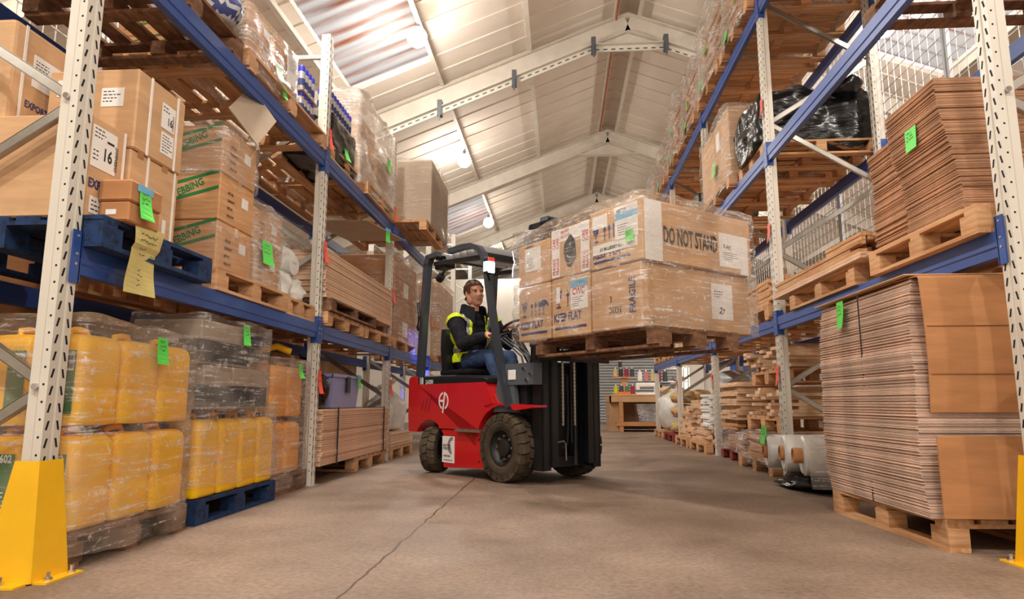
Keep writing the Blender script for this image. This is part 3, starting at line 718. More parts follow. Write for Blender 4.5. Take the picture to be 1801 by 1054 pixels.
carton(-3.14, -2.64, 2.84, 3.28, 2.04, 2.57, 'large export carton at the left edge, on top of the big export carton', prints=(('+x', .1, .12, 'EXPORT', .05, 'print_blue', 0), ('+x', .15, .06, 'MADE IN', .02, 'print_blue', 0), ('+x', .29, .0, '#diamond', .06, 'print_blue', 0)), labels=(('+x', .13, .24, .19, .17, [(.09, .04, '16', .075, 0), (.012, .1, '~', .1, .05), (.18, .015, 'OVERNIGHT', .024, 90)]),), straps=(('+x', .07, 'strap_white'), ('+x', .38, 'strap_white')), r=.02)
carton(-3.16, -2.74, 2.84, 3.28, Z1+.145, 2.035, 'plain carton at the back of the blue pallet beneath the left edge export carton')
c = carton(-2.14, -1.99, 2.86, 3.1, zb, zb+.095, 'flat brown box, lower of the two small boxes before the strapped cartons', 'card_dark', labels=(('-y', .04, .03, .05, .025, []),))
c = carton(-2.145, -1.985, 2.855, 3.105, zb+.097, zb+.2, 'flat brown box with green and blue tags, upper of the two small boxes', 'card_dark')
note(c, face('+x', -.08, .08, -.125, .125, 0, .103), .06, -.07, .09, .15, label='bright green handwritten tag under blue tape', top='paper_blue', seed=2, curl=.03)
# handwritten yellow sheet over the beam
b = B(); n = 14; vs = []
for i in range(n+1):
    t = i/n
    for k in range(3): vs.append((.006+.012*math.sin(t*5+k)+.02*(1-t)*(t < .3), -.11+.11*k, -.33*t))
b.add(vs, [(3*i+k, 3*i+k+1, 3*i+k+4, 3*i+k+3) for i in range(n) for k in range(2)])
T_ = face('+x', 0, .03, -.11, .11, -.33, 0, .006); rnd = random.Random(5)
scribble(b, T_, .04, .24, .14, .06, 2, 1, rnd); scribble(b, T_, .03, .17, .06, .06, 2, 1, rnd); scribble(b, T_, .12, .15, .06, .05, 2, 1, rnd); scribble(b, T_, .03, .02, .05, .1, 4, 1, rnd)
tag(b.build('paper_note', ['paper_yellow', 'ink'], loc=(-2.032, 3.05, 1.55), fix=False), 'yellow handwritten stock sheet hanging over the left lower beam', 'note')

# green printed cartons
def webbing(x0, x1, y0, y1, z0, z1, label, word='WEBBING', red=True, group='green printed webbing cartons'):
    w, h = x1-x0, z1-z0
    c = carton(x0, x1, y0, y1, z0, z1, label, 'card_wood', group=group, prints=(('-y', w*.36, h*.42, word, h*.22, 'print_green', 24), ('+x', .1, h*.62, 'ART NO:', h*.075, 'print_black', 0), ('+x', .1, h*.46, 'QUANTITY', h*.075, 'print_black', 0), ('+x', .1, h*.3, 'NET WT', h*.075, 'print_black', 0), ('+x', .1, h*.14, 'GROSS WT', h*.075, 'print_black', 0)), labels=(('+x', (y1-y0)*.62, h*.5, .09, .07, []),))
    b = B(); T_ = face('-y', -w/2, w/2, -(y1-y0)/2, 0, 0, h, .002); b.T = T_
    for v in (h*.28, h*.62): b.add([(w*.12, v, 0), (w*.98, v+w*.22, 0), (w*.98, v+w*.22+h*.07, 0), (w*.12, v+h*.07, 0)], [(0,1,2,3)])
    b.build('printed_stripes', 'print_green', c)
    if red: B().slab(face('-y', -w/2, w/2, -(y1-y0)/2, 0, 0, h), w*.4, 0, .018, h, .003).build('strap', 'strap_red', c)
    B().slab(face('+x', 0, w/2, -(y1-y0)/2, 0, 0, h), (y1-y0)*.46, h*.8, .05, h*.2, .001).build('tape', 'tape', c)
    return c
pallet(-3.1, -2.1, 3.9, 4.98, Z1, 'light wooden pallet under the webbing cartons on the left lower beam', 'y')
for k, nm in enumerate(('bottom', 'middle', 'top')):
    webbing(-2.66, -2.15, 3.95, 4.42, zb+.318*k, zb+.314+.318*k, '%s one of three webbing cartons stacked before the tilted cardboard sheet' % nm)
f = film(-2.68, -2.13, 3.93, 4.44, zb+.62, zb+.97, 'clear film round the top webbing carton', 'film', .012, seed=5, top=True)
f = film(-2.68, -2.13, 3.935, 4.44, zb+.0, zb+.3, 'clear film round the bottom webbing carton', 'film_light', .010, seed=15, top=False)
webbing(-2.62, -2.17, 4.47, 4.95, zb, zb+.29, 'lower webbing carton of the film wrapped pair beside the tied plastic bags', red=False)
webbing(-2.62, -2.17, 4.47, 4.95, zb+.293, zb+.56, 'upper webbing carton of the film wrapped pair beside the tied plastic bags', red=False)
f = film(-2.64, -2.14, 4.45, 4.97, zb, zb+.6, 'clear film round the pair of webbing cartons beside the tied bags', 'film_thick', .016, seed=6, taper=.06)
ftag(f, '+x', (-2.64, -2.14, 4.45, 4.97, zb, zb+.6), .1, .16, .17, .17, seed=7, label='pair of bright green handwritten tags')
tag(B().rbox(-.30, .0, -.01, .002, -.18, .18, .002).build('cardboard_sheet', 'card_grey', loc=(-2.0, 4.12, 2.6)), 'bare cardboard sheet leaning out above the stacked webbing cartons', 'cardboard sheet')
o = bpy.data.objects['cardboard_sheet']; o.rotation_euler = (R(-14), R(38), R(62)); o.location = (-2.09, 4.42, 2.62)
def bag(x, y, z, rx, ry, h, label, mat='poly', seed=0, knot=True, cat='bag', group=None, name='plastic_bag', lump=.16):
    bm = bmesh.new(); bmesh.ops.create_icosphere(bm, subdivisions=4, radius=1)
    for v in bm.verts:
        p = v.co.copy(); d = 1+noise.noise(p*1.6+Vector((seed*3.3,0,0)))*lump+noise.noise(p*4+Vector((seed,0,0)))*lump*.45+abs(noise.noise(p*8+Vector((0,seed,0))))*lump*.3
        zz = p.z; k = 1
        if zz < -.55: zz = -.55+(zz+.55)*.25
        if knot and zz > .55: k = max(.16, 1-(zz-.55)*2.2); zz = .55+(zz-.55)*1.2
        v.co = (p.x*d*rx*k, p.y*d*ry*k, (zz+.66)/1.75*h)
    b = B().bm(bm)
    if knot:
        for i in range(9):
            a = 2*PI*i/9; b.add([(0,0,h*.98), (math.cos(a)*rx*.45, math.sin(a)*ry*.45, h*1.12+.02*(i % 3)), (math.cos(a+.6)*rx*.4, math.sin(a+.6)*ry*.4, h*1.1)], [(0,1,2)])
    return tag(b.build(name, mat, smooth=60, loc=(x, y, z)), label, cat, group)
pallet(-3.1, -2.14, 5.03, 5.66, Z1, 'wooden pallet under the tied clear bags on the left lower beam', 'y')
bag(-2.35, 5.16, zb, .17, .15, .3, 'tied clear plastic bag, nearest on the pallet behind the second left post', seed=1, group='clear bags by the second left post', lump=.3)
bag(-2.33, 5.46, zb, .16, .15, .27, 'tied clear plastic bag, farther one low behind the second left post', seed=2, group='clear bags by the second left post', lump=.3)
bag(-2.42, 5.28, zb+.22, .2, .2, .32, 'tied clear plastic bag on top of the other bags behind the second left post', seed=3, group='clear bags by the second left post', lump=.3)
tag(B().cyl((-2.75, 5.35, zb+.3), (-2.2, 5.3, zb+.3), .085, 20).build('film_roll', 'poly', smooth=True), 'white film roll lying in the tied clear bags', 'film roll')

# ------------------------------------------------------------------ left rack, upper beam
Z2 = 2.97; zc = Z2+.145
pallet(-3.15, -2.12, 2.9, 4.07, Z2, 'dark old pallet on the upper left beam, above the export cartons', 'y', 'wood_old', .15, cross=True, boards=6)
bag(-2.38, 3.93, zc+.02, .3, .17, .42, 'silver bag with blue printing on the near upper left pallet', 'poly_grey', 5, knot=False)
sb_ = bpy.data.objects['plastic_bag.003']; sb_.data.materials.append(MATS['print_blue'])
for p in sb_.data.polygons:
    c_ = p.center
    if c_.x > .05 and .05 < c_.z < .26 and abs(c_.y+.02) < .13 and math.sin(c_.z*60+c_.y*25) > -.45: p.material_index = 1

tag(film(-3.0, -2.2, 2.95, 3.75, zc, zc+.5, 'pale wrapped load on the near upper left pallet', 'film_thick', .012, seed=31), None, 'wrapped load')
pallet(-3.15, -2.1, 4.12, 5.66, Z2, 'pallet on the upper left beam under the film wrapped webbing cartons', 'y', 'wood', cross=True, boards=6)
for k in range(2):
    for j in range(2):
        webbing(-2.6, -2.15, 4.16+.42*j, 4.56+.42*j, zc+.17*k+.0, zc+.168+.17*k, '%s %s webbing carton of the block on the upper left beam' % (['lower', 'upper'][k], ['near', 'far'][j]), red=False, word='VG WEB')
    webbing(-3.13, -2.65, 4.2, 4.7, zc+.17*k, zc+.168+.17*k, '%s webbing carton at the back of the upper left pallet' % ['lower', 'upper'][k], red=False, word='VG WEB')
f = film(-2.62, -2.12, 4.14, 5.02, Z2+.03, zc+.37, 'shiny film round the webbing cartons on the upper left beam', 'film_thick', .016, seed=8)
ftag(f, '+x', (-2.62, -2.12, 4.14, 5.02, Z2+.03, zc+.37), .42, .1, .1, .14, mat='tag_pale', seed=9, label='pale curled paper tag', curl=.07)
ftag(f, '+x', (-2.62, -2.12, 4.14, 5.02, Z2+.03, zc+.37), .56, .03, .07, .11, seed=10, label='bright green tag')
ftag(f, '+x', (-2.62, -2.12, 4.14, 5.02, Z2+.03, zc+.37), .62, .2, .18, .24, mat='paper', seed=11, label='white delivery note in a pouch', rows=6, curl=.004)
SPR = None
def spray(x, y, z, label):
    global SPR
    if SPR is None:
        SPR = (B().lathe([(0,0),(.03,0),(.032,.006),(.032,.16),(.03,.172),(.026,.178)], 16).mesh('can_body', 'can_steel', smooth=True), B().lathe([(.0325,.04),(.0325,.105)], 16).mesh('can_band', 'print_blue', smooth=True), B().lathe([(.029,.165),(.031,.17),(.031,.215),(.027,.225),(0,.226)], 16).mesh('cap', 'can_cap', smooth=True))
    t = root('spray_can', label, 'spray can', (x, y, z), group='spray cans with blue caps')
    for n_, m_ in zip(('body', 'printed_band', 'cap'), SPR): link(n_, m_, t)
for j in range(2):
    slabs(-2.5, -2.16, 5.2, 5.56, zc+.225*j+.002, zc+.014+.225*j, 1, ['grey tray under the lower', 'grey tray under the upper'][j]+' spray cans beside the second left post', None, 'tray', 'card_grey', 'tray', 0, 0, 0)
    for k in range(4):
        for i in range(2):
            spray(-2.2-.07*i, 5.25+.075*k, zc+.016+.225*j, 'spray can, %s tier left of the second post, %s column, %s row' % (['lower', 'upper'][j], ['first', 'second', 'third', 'fourth'][k], ['front', 'back'][i]))
pallet(-3.15, -2.12, 5.8, 6.86, Z2, 'pallet on the upper left beam under the black wrapped block', 'y')
f = film(-2.62, -2.13, 5.83, 6.62, Z2+.04, zc+.30, 'black film wrapped block right of the second left post', 'film_black', .026, seed=12, solid=True, cat='wrapped block', name='black_wrapped_block')
ftag(f, '+x', (-2.62, -2.13, 5.83, 6.62, Z2+.04, zc+.30), .36, .08, .1, .2, seed=13, label='green and pale torn paper tags', curl=.05)
for k in range(9):
    spray(-2.19, 5.87+.078*k, zc+.335, 'blue capped spray can on the black wrapped block, number %s from the post' % ['one', 'two', 'three', 'four', 'five', 'six', 'seven', 'eight', 'nine'][k])
for k in range(2): spray(-2.26, 5.87+.078*k, zc+.335, '%s spray can in the back row on the black wrapped block' % ['first', 'second'][k])
pallet(-3.15, -2.08, 6.9, 8.14, Z2, 'pallet on the upper left beam under the tall clear wrapped load', 'y')
for k, (y0, y1, z0, z1, x1) in enumerate(((6.95, 7.5, zc, zc+.45, -2.2), (7.52, 8.08, zc, zc+.55, -2.16), (7.0, 7.7, zc+.455, zc+.85, -2.25))):
    carton(-2.95, x1, y0, y1, z0, z1, ['lower near', 'lower far', 'upper'][k]+' pale carton inside the tall clear wrapped load', 'card', r=.01)
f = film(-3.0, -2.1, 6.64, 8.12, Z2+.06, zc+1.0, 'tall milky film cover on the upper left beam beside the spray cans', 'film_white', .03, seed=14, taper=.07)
ftag(f, '+x', (-3.0, -2.1, 6.64, 8.12, Z2+.06, zc+1.0), 1.1, .5, .13, .17, seed=15, label='green paper tag')
pallet(-2.98, -1.75, 8.5, 9.7, Z2+.01, 'wooden pallet under the big taupe wrapped carton jutting into the aisle', 'y', 'wood')
carton(-2.85, -1.74, 8.75, 10.1, zc+.01, 4.05, 'big taupe carton wrapped smooth, jutting out above the forklift', 'card_grey', r=.03)
film(-2.87, -1.72, 8.73, 10.12, zc-.06, 4.07, 'smooth clear film round the big taupe carton', 'film_light', .010, seed=16)
o = tag(B().rbox(-.55, .25, -.5, .5, 0, .008, .002).build('cardboard_sheet', 'card_grey', loc=(-2.2, 8.0, 2.80)), 'cardboard sheet poking out under the big taupe carton', 'cardboard sheet'); o.rotation_euler = (0, R(4), R(-12)); o.location = (-2.28, 7.66, 2.74)
note(o, face('+x', -.55, .25, -.1, .1, -.15, .01), .06, .02, .1, .15, top='paper_blue', seed=17, label='green tag under blue tape')
# boards, lower beam bay two
pallet(-3.1, -2.08, 5.82, 6.94, Z1, 'lower near pallet of the board stack in the second left bay', 'x', 'wood', .13)
pallet(-3.1, -2.08, 6.98, 8.12, Z1, 'lower far pallet of the board stack in the second left bay', 'x', 'wood', .13)
pallet(-3.1, -2.05, 5.82, 7.3, Z1+.135, 'upper pallet of the board stack in the second left bay', 'y', 'wood_old', .115)
slabs(-2.92, -2.1, 5.79, 8.14, Z1+.252, Z1+.70, 17, 'long bare board in the tall board stack on the left lower beam', 'boards on the left lower beam', 'board', 'mdf', 'board', .006, .02, .12, .93, seed=3)
film(-3.1, -2.95, 7.0, 8.1, zb, 2.5, 'grey film wrapped stack at the back of the second left bay', 'film_thick', .012, seed=17, cat='wrapped stack')
carton(-3.09, -2.97, 7.05, 8.05, zb, 2.45, 'brown carton at the back behind the long boards', 'card_grey')
# third bay
pallet(-3.1, -2.1, 8.3, 9.7, Z1, 'pallet under the leaning brown wrapped stack behind the forklift', 'x', 'wood')
for k in range(4):
    carton(-2.9, -2.12, 8.34, 9.66, zb+.27*k, zb+.268+.27*k, ['lowest', 'second lowest', 'second highest', 'highest'][k]+' brown carton of the wrapped stack behind the forklift mast guard', 'card_dark', labels=((('+x', .5, .05, .28, .2, []),) if k in (0, 2) else ()))
film(-2.92, -2.08, 8.31, 9.68, zb-.05, zb+1.11, 'clear film round the brown stack behind the forklift guard', 'film', .016, seed=18)
pallet(-3.1, -2.05, 10.95, 12.6, Z1, 'pallet under the pink wrapped stack seen past the driver', 'x', 'wood')
for k in range(3):
    carton(-2.9, -2.05, 10.95, 12.6, zb+.4*k, zb+.398+.4*k, ['lowest', 'middle', 'highest'][k]+' carton of the pink wrapped stack seen past the driver', 'card')
f = film(-2.92, -2.02, 10.92, 12.63, zb-.05, zb+1.24, 'pinkish film round the stack seen past the driver', 'film_thick', .014, seed=19)
ftag(f, '+x', (-2.92, -2.02, 10.92, 12.63, zb, zb+1.24), 1.2, .36, .2, .18, mat='tag_red', seed=18, label='orange paper tag')
pallet(-3.1, -2.1, 13.4, 14.6, Z1, 'pallet under the cream panel seen past the driver', 'x')
tag(film(-2.9, -2.1, 13.4, 14.6, zb, zb+.8, 'cream coloured wrapped pack seen past the driver', 'poly', .012, seed=20, solid=True, cat='wrapped pack', name='wrapped_pack'), None, None)
# floor level bay two and three
pallet(-3.0, -2.12, 6.9, 8.1, 0, 'wooden pallet under the far end of the bundled boards on the floor', 'x')
B_ = slabs(-2.95, -2.1, 5.86, 8.14, .15, .645, 24, 'long brown board in the bundled stack on the floor behind the rear wheel', 'boards bundled on the floor', 'board', 'mdf', 'board', .008, .015, .1, .94, seed=4)
for k, y in enumerate((6.25, 7.9)):
    tag(B().box(-2.096, -2.086, y-.008, y+.008, .15, .66).box(-2.96, -2.09, y-.008, y+.008, .648, .654).build('strap_band', 'ink'), ['near', 'far'][k]+' dark strap round the bundled boards on the floor', 'strap')
t = root('storage_tote', 'lilac translucent plastic tote standing on the bundled floor boards', 'storage tote', (-2.45, 6.85, .656))
b = B(); w, l, h = .24, .44, .33
vs = []; 
for k, z in ((.9, 0), (1, h), (.985, h), (.885, .01)): vs += [(-w*k, -l*k, z), (w*k, -l*k, z), (w*k, l*k, z), (-w*k, l*k, z)]
b.add(vs, [(4*j+i, 4*j+(i+1) % 4, 4*j+4+(i+1) % 4, 4*j+4+i) for j in range(3) for i in range(4)]+[(0,3,2,1), (12,13,14,15)])
for x0, x1, y0, y1 in ((-w-.015, -w+.01, -l-.015, l+.015), (w-.01, w+.015, -l-.015, l+.015), (-w, w, -l-.015, -l+.01), (-w, w, l-.01, l+.015)): b.box(x0, x1, y0, y1, h-.03, h)
b.build('tub', 'tote', t); B().box(-.03, .03, -l-.025, -l-.01, .1, .3).build('latch', 'truck_black', t)
B().box(w+.0, w+.02, -.05, .05, h*.45, h*.95).build('latch', 'truck_black', t)
note(t, face('+x', -w, w+.02, -l, l, 0, h), .72, .2, .09, .13, top='paper_blue', seed=19, label='green tag under blue tape')
bag(-2.36, 6.12, .656, .2, .24, .42, 'black plastic bag beside the lilac tote on the floor boards', 'film_black', 7, knot=True)
tag(B().box(-3.31, -3.28, 5.82, 8.3, .0, 1.62).build('plywood_panel', 'ply'), 'tall plywood panel behind the lilac tote', 'panel')
tag(B().box(-3.31, -3.28, 8.35, 10.6, .0, 1.5).build('plywood_panel', 'ply'), 'plywood panel behind the white bags by the rear wheel', 'panel')
pallet(-3.1, -2.12, 8.36, 9.6, 0, 'pallet on the floor under the white bags by the forklift rear', 'x', 'wood', .15)
slabs(-3.05, -2.12, 8.36, 9.6, .152, .33, 5, 'pale board under the white bags by the forklift rear', 'boards under the white bags', 'board', 'mdf', 'board', seed=6)
bag(-2.36, 8.6, .332, .2, .2, .52, 'white plastic sack with yellow mark, nearer of the two by the forklift rear', seed=8, group='white sacks by the forklift rear')
bag(-2.34, 9.12, .332, .22, .24, .6, 'white plastic sack, farther of the two by the forklift rear', seed=9, group='white sacks by the forklift rear')

tag(B().box(-3.31, -3.27, 2.4, 5.8, .0, 1.62).build('plywood_panel', 'card_dark'), 'long brown panel added behind the yellow jerrycans to darken the gap', 'panel')  # sheet added to cover the bright wall and stand for shade
tag(film(-3.1, -2.7, 5.0, 5.6, zb, zb+.55, 'dark wrapped pack added behind the tied clear bags to darken the gap', 'film_black', .02, seed=45, solid=True, name='wrapped_pack'), None, 'wrapped pack')  # black pack added at the back to stand for shade
# ------------------------------------------------------------------ right rack, floor: tall stack of flattened cartons
t = pallet(1.8, 2.9, 3.47, 4.67, 0, 'wooden pallet under the tall flattened carton stack at the right', 'y', 'wood', .15, rz=R(3))
def bow(t): return (-.035*math.sin(PI*t)+.04*t-.03, .06*t*(1 if t < .9 else 1)+.02*math.sin(9*t))
slabs(1.8, 2.86, 3.46, 4.66, .152, 1.335, 76, 'flattened carton in the tall stack on the floor at the right', 'flattened cartons in the tall floor stack', 'flat_carton', 'flat_pale', 'flattened carton', .004, .005, .12, .97, fold=1, seed=8, shift=bow)
def drape(name, label, x0, x1, y, ztop, zbot, over, seed):
    b = B(); n = 12; vs = []
    pts = [(y+over*(1-i/4), ztop+.004-.012*(i/4)**2) for i in range(5)]+[(y-.012-.02*math.sin(PI*i/n), ztop-.02-(ztop-.02-zbot)*i/n) for i in range(n+1)]
    th = .006; m = len(pts)
    for q, (yy, z) in enumerate(pts):
        for x in (x0, x1): vs.append((x, yy, z))
    for q, (yy, z) in enumerate(pts):
        for x in (x0, x1): vs.append((x, yy-(th if q > 4 else 0), z+(th if q <= 4 else .002)))
    o = 2*m
    fs = [(2*i, 2*i+1, 2*i+3, 2*i+2) for i in range(m-1)]+[(o+2*i, o+2*i+2, o+2*i+3, o+2*i+1) for i in range(m-1)]
    fs += [(2*i, 2*i+2, o+2*i+2, o+2*i) for i in range(m-1)]+[(2*i+1, o+2*i+1, o+2*i+3, 2*i+3) for i in range(m-1)]+[(0, o, o+1, 1), (2*m-2, 2*m-1, o+2*m-1, o+2*m-2)]
    b.add(vs, fs)
    for z in (.28, .62): b.box(x0+.01, x1-.01, y-.043-.0*z, y-.038, zbot+(ztop-zbot)*z-.001, zbot+(ztop-zbot)*z+.001)
    tag(b.build(name, 'card_dark', fix=True), label, 'cardboard sheet')
drape('cardboard_sheet', 'upper brown sheet folded down over the end of the tall flattened stack', 1.81, 2.86, 3.47, 1.345, .655, .55, 1)
tag(B().rbox(1.80, 2.84, 3.40, 3.412, .16, .545, .003).build('cardboard_sheet', 'card_dark'), 'lower brown sheet covering the foot of the tall flattened stack', 'cardboard sheet')
o = tag(B().rbox(-.9, .03, -.6, .64, 0, .008, .003).build('cardboard_sheet', 'card', loc=(2.66, 4.1, 1.355)), 'cover sheet lying on top of the tall flattened stack', 'cardboard sheet')
o.location = (2.68, 4.13, 1.355)
note(o, face('-x', -.905, .0, -.6, .64, -.17, .0), .40, -.02, .1, .17, seed=20, label='bright green handwritten tag')
tag(B().box(1.768, 1.774, 4.06, 4.066, .15, 1.34).build('strap_band', 'ink'), 'thin dark strap down the side of the tall flattened stack', 'strap')
# lower beam
ZR = 1.515; zr = ZR+.147
pallet(2.02, 3.15, 3.28, 4.42, ZR, 'wooden pallet on the right lower beam under the two flattened carton stacks', 'y', 'wood', .147, boards=5)
o = tag(B().rbox(2.03, 3.05, 3.42, 4.5, zr+.001, zr+.012, .002).build('cardboard_sheet', 'card'), 'base sheet between the pallet and the two flattened carton stacks', 'cardboard sheet')
lean = lambda t: (.015*math.sin(6*t), .15*t)
lean2 = lambda t: (.03*t-.01*math.sin(7*t), .10*t)
fa = slabs(2.06, 3.02, 3.44, 3.99, zr+.014, 2.47, 54, 'flattened carton in the near tagged stack on the right lower beam', 'flattened cartons, near stack on the right lower beam', 'flat_carton', 'flat', 'flattened carton', .005, .005, .3, .96, fold=1, seed=9, shift=lean)
fb = slabs(2.1, 3.02, 4.0, 4.46, zr+.014, 2.36, 50, 'flattened carton in the far stack on the right lower beam, behind the tagged one', 'flattened cartons, far stack on the right lower beam', 'flat_carton', 'flat', 'flattened carton', .008, .005, .35, .96, fold=1, seed=10, shift=lean2)
c = fa[40]; note(c, face('-x', -.48, .48, -.275, .275, -.1, .06, .006), .22, -.02, .12, .13, seed=21, label='bright green handwritten tag', curl=.006)
pallet(2.05, 3.15, 4.72, 6.05, ZR, 'wooden pallet on the right lower beam under the loose timber lengths', 'y', 'wood', .15)
rnd = random.Random(12)
def planks(x0, x1, y0, y1, z0, rows, per, th, w, label, group, mat='wood_y', along='y', jl=.3, name='timber_length', seed=0, cat='timber', jr=1.0):
    rnd = random.Random(seed); z = z0
    for r in range(rows):
        p = max(2, per-int(r*rnd.uniform(0, .6)))
        for k in range(p):
            L = (y1-y0 if along == 'y' else x1-x0)*rnd.uniform(1-jl, 1); span = (x1-x0) if along == 'y' else (y1-y0)
            ww = min(w*rnd.uniform(.7, 1.1), span/p*.94); c = -span/2+span*(k+.5)/p
            key = ('pl', round(L, 1), round(ww, 2), round(th, 3), along, mat)
            if key not in SM:
                hl, hw = round(L, 1)/2, max(.012, round(ww, 2)/2)
                SM[key] = (B().rbox(-hw, hw, -hl, hl, 0, th, .002) if along == 'y' else B().rbox(-hl, hl, -hw, hw, 0, th, .002)).mesh(name, mat)
            off = rnd.uniform(-1, 1)*((y1-y0 if along == 'y' else x1-x0)-L)/2
            tag(link(name, SM[key], None, ((x0+x1)/2+(c if along == 'y' else off), (y0+y1)/2+(off if along == 'y' else c), z), R(rnd.uniform(-jr, jr))), label, cat, group)
        z += th+.001
    return z
slabs(2.02, 2.95, 4.55, 6.42, zr+.004, zr+.05, 2, 'wide pale board under the loose timber lengths', 'boards under the timber lengths', 'board', 'mdf', 'board', .004, .02, .2, seed=5)
planks(2.03, 2.6, 4.6, 6.4, zr+.051, 3, 8, .03, .06, 'long bare timber length lying on the right lower beam', 'timber lengths on the right lower beam', seed=1, jl=.12, jr=.5)
planks(2.05, 2.3, 4.6, 5.2, zr+.145, 2, 5, .028, .045, 'short timber length bundled on top of the long lengths', 'short timber bundle', seed=2, jl=.05)
# upper beam, bay one and two
ZU = 3.21; zu = ZU+.147
pallet(2.12, 3.25, 3.26, 4.4, ZU, 'pallet on the right upper beam at the top edge, over the flattened cartons', 'x', 'wood_old')
tag(film(2.15, 3.2, 3.3, 4.35, zu, zu+.6, 'wrapped load on the pallet at the top right edge', 'film_thick', .012, seed=40), None, 'wrapped load')
pallet(2.1, 3.25, 6.66, 7.62, ZU, 'pallet on the right upper beam under the black wrapped bundle', 'x', 'wood')
f = film(2.06, 3.3, 6.7, 7.5, zu-.02, zu+.56, 'long black film wrapped bundle on the right upper beam', 'film_black', .05, seed=21, solid=True, cat='wrapped bundle', name='black_wrapped_bundle', r=.12, taper=.08)
bag(2.98, 6.85, zu+.48, .2, .25, .3, 'crumpled black film tuft on top of the black wrapped bundle', 'film_black', 22, knot=False)
bag(2.2, 7.52, zu+.0, .14, .14, .75, 'dark film wrapped end piece between black bundle and tall carton', 'film_black', 23, knot=False)
pallet(2.0, 3.2, 7.68, 9.2, ZU, 'pallet on the right upper beam under the tall film wrapped carton', 'x', 'wood')
for k in range(2):
    carton(2.03, 2.95, 7.7+.76*k, 8.44+.76*k, zu, zu+.86, ['near', 'far'][k]+' half of the tall carton pair on the right upper beam', 'card', labels=(('-x', .12, .5, .16, .24, []),) if k == 0 else (), tapes=(('-y', .05, .4, .2, .05, 'print_black'),) if k == 0 else ())
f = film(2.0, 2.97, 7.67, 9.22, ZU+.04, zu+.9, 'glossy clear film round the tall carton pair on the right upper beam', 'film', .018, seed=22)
ftag(f, '-x', (2.0, 2.97, 7.67, 9.22, ZU+.04, zu+.9), .8, .3, .14, .18, seed=23, label='bright green tag')
ftag(f, '-y', (2.0, 2.97, 7.67, 9.22, ZU+.04, zu+.9), .2, .3, .12, .2, seed=24, top='paper_blue', label='green tag with blue tape')
pallet(2.0, 3.2, 9.6, 10.8, ZU, 'pallet on the right upper beam past the third right post', 'x', 'wood')
tag(film(2.05, 2.9, 9.65, 10.75, zu, zu+.42, 'low black and clear wrapped pack past the tall carton pair', 'film_black', .03, seed=41, solid=True, name='wrapped_pack'), None, 'wrapped pack')
for k, (a, c) in enumerate(((10.9, 12.0), (12.3, 13.4), (13.5, 14.7))):
    pallet(2.05, 3.2, a, c, ZU, ['first', 'second', 'third'][k]+' empty pallet along the far end of the right upper beam', 'x', 'wood')
# top beam: undersides of pallets and crated loads
ZT = 4.8; zt = ZT+.15
spec = [(4.3, 5.45), (5.5, 6.45), (6.62, 7.85), (7.95, 9.2), (9.45, 10.7), (10.75, 11.9), (12.3, 13.5), (13.55, 14.75)]
ords = ['first', 'second', 'third', 'fourth', 'fifth', 'sixth', 'seventh', 'eighth']
for k, (a, c) in enumerate(spec):
    pallet(2.0, 3.22, a, c, ZT, '%s pallet from the camera along the topmost right beam, seen from below' % ords[k], 'x', 'wood', .15, boards=9)
def crate(x0, x1, y0, y1, z0, z1, label, seed=0, fold=True):
    t = root('slatted_crate', label, 'crate', ((x0+x1)/2, (y0+y1)/2, z0)); w, l, h = (x1-x0)/2, (y1-y0)/2, z1-z0; b = B()
    for sx in (-1, 1):
        for sy in (-1, 1): b.box(sx*w-.03*(sx > 0)-.0, sx*w+.03*(sx < 0), sy*l-.04*(sy > 0), sy*l+.04*(sy < 0), 0, h)
    b.build('frame', 'wood', t); b = B()
    for k in range(6):
        z = h*(k+.5)/6
        for sx in (-1, 1): b.box(sx*w-.012+.016*sx, sx*w+.012+.016*sx, -l, l, z-.04, z+.04)
        for sy in (-1, 1): b.box(-w, w, sy*l-.012+.016*sy, sy*l+.012+.016*sy, z-.04, z+.04)
    for sx in (-1, 1): b.bar((sx*w+.035*sx, -l, .05), (sx*w+.035*sx, l, h-.05), .02, .08, 0)
    b.build('slats', 'wood_x', t); return t
lds = [(6.75, 7.8, .75), (8.0, 9.15, 1.05), (9.5, 10.65, .95), (10.8, 11.85, 1.0), (12.35, 13.45, .8), (13.6, 14.6, .7)]
for k, (a, c, h) in enumerate(lds):
    crate(2.14, 3.05, a+.05, c-.05, zt, zt+h-.08, '%s slatted crate from the camera on the topmost right beam' % ords[k], k)
    f = film(2.0-.04*(k % 2), 3.1, a, c, ZT+.02, zt+h, 'dull film bundled round the %s crate on the topmost right beam' % ords[k], 'film_thick', .03, seed=24+k, taper=.06)
    ftag(f, '-x', (2.0-.04*(k % 2), 3.1, a, c, ZT+.02, zt+h), .25+.12*(k % 3), .02, .15, .2, seed=30+k, label='bright green tag', curl=.05)
    if k < 4: ftag(f, '-x', (2.0-.04*(k % 2), 3.1, a, c, ZT+.02, zt+h), .7, .3+.1*(k % 2), .11, .16, seed=50+k, label='small bright green tag', curl=.03)
# lower beam farther bays
for k, (a, c) in enumerate(((6.66, 7.85), (7.95, 9.2), (9.45, 10.6), (10.8, 12.0), (12.3, 13.4), (13.5, 14.7))):
    pallet(2.05, 3.2, a, c, ZR, '%s pallet along the right lower beam beyond the second post' % ords[k], 'x', 'wood', .15)
    planks(2.07, 2.9, a+.03, c-.03, zr+.005, (5 if k % 2 else 7) if k < 2 else 3, 5, .045, .12, 'timber offcut stacked on the right lower beam, %s pile past the second post' % ords[k], 'timber on the %s far pallet of the right lower beam' % ords[k], seed=20+k, jl=.25, name='timber_offcut')
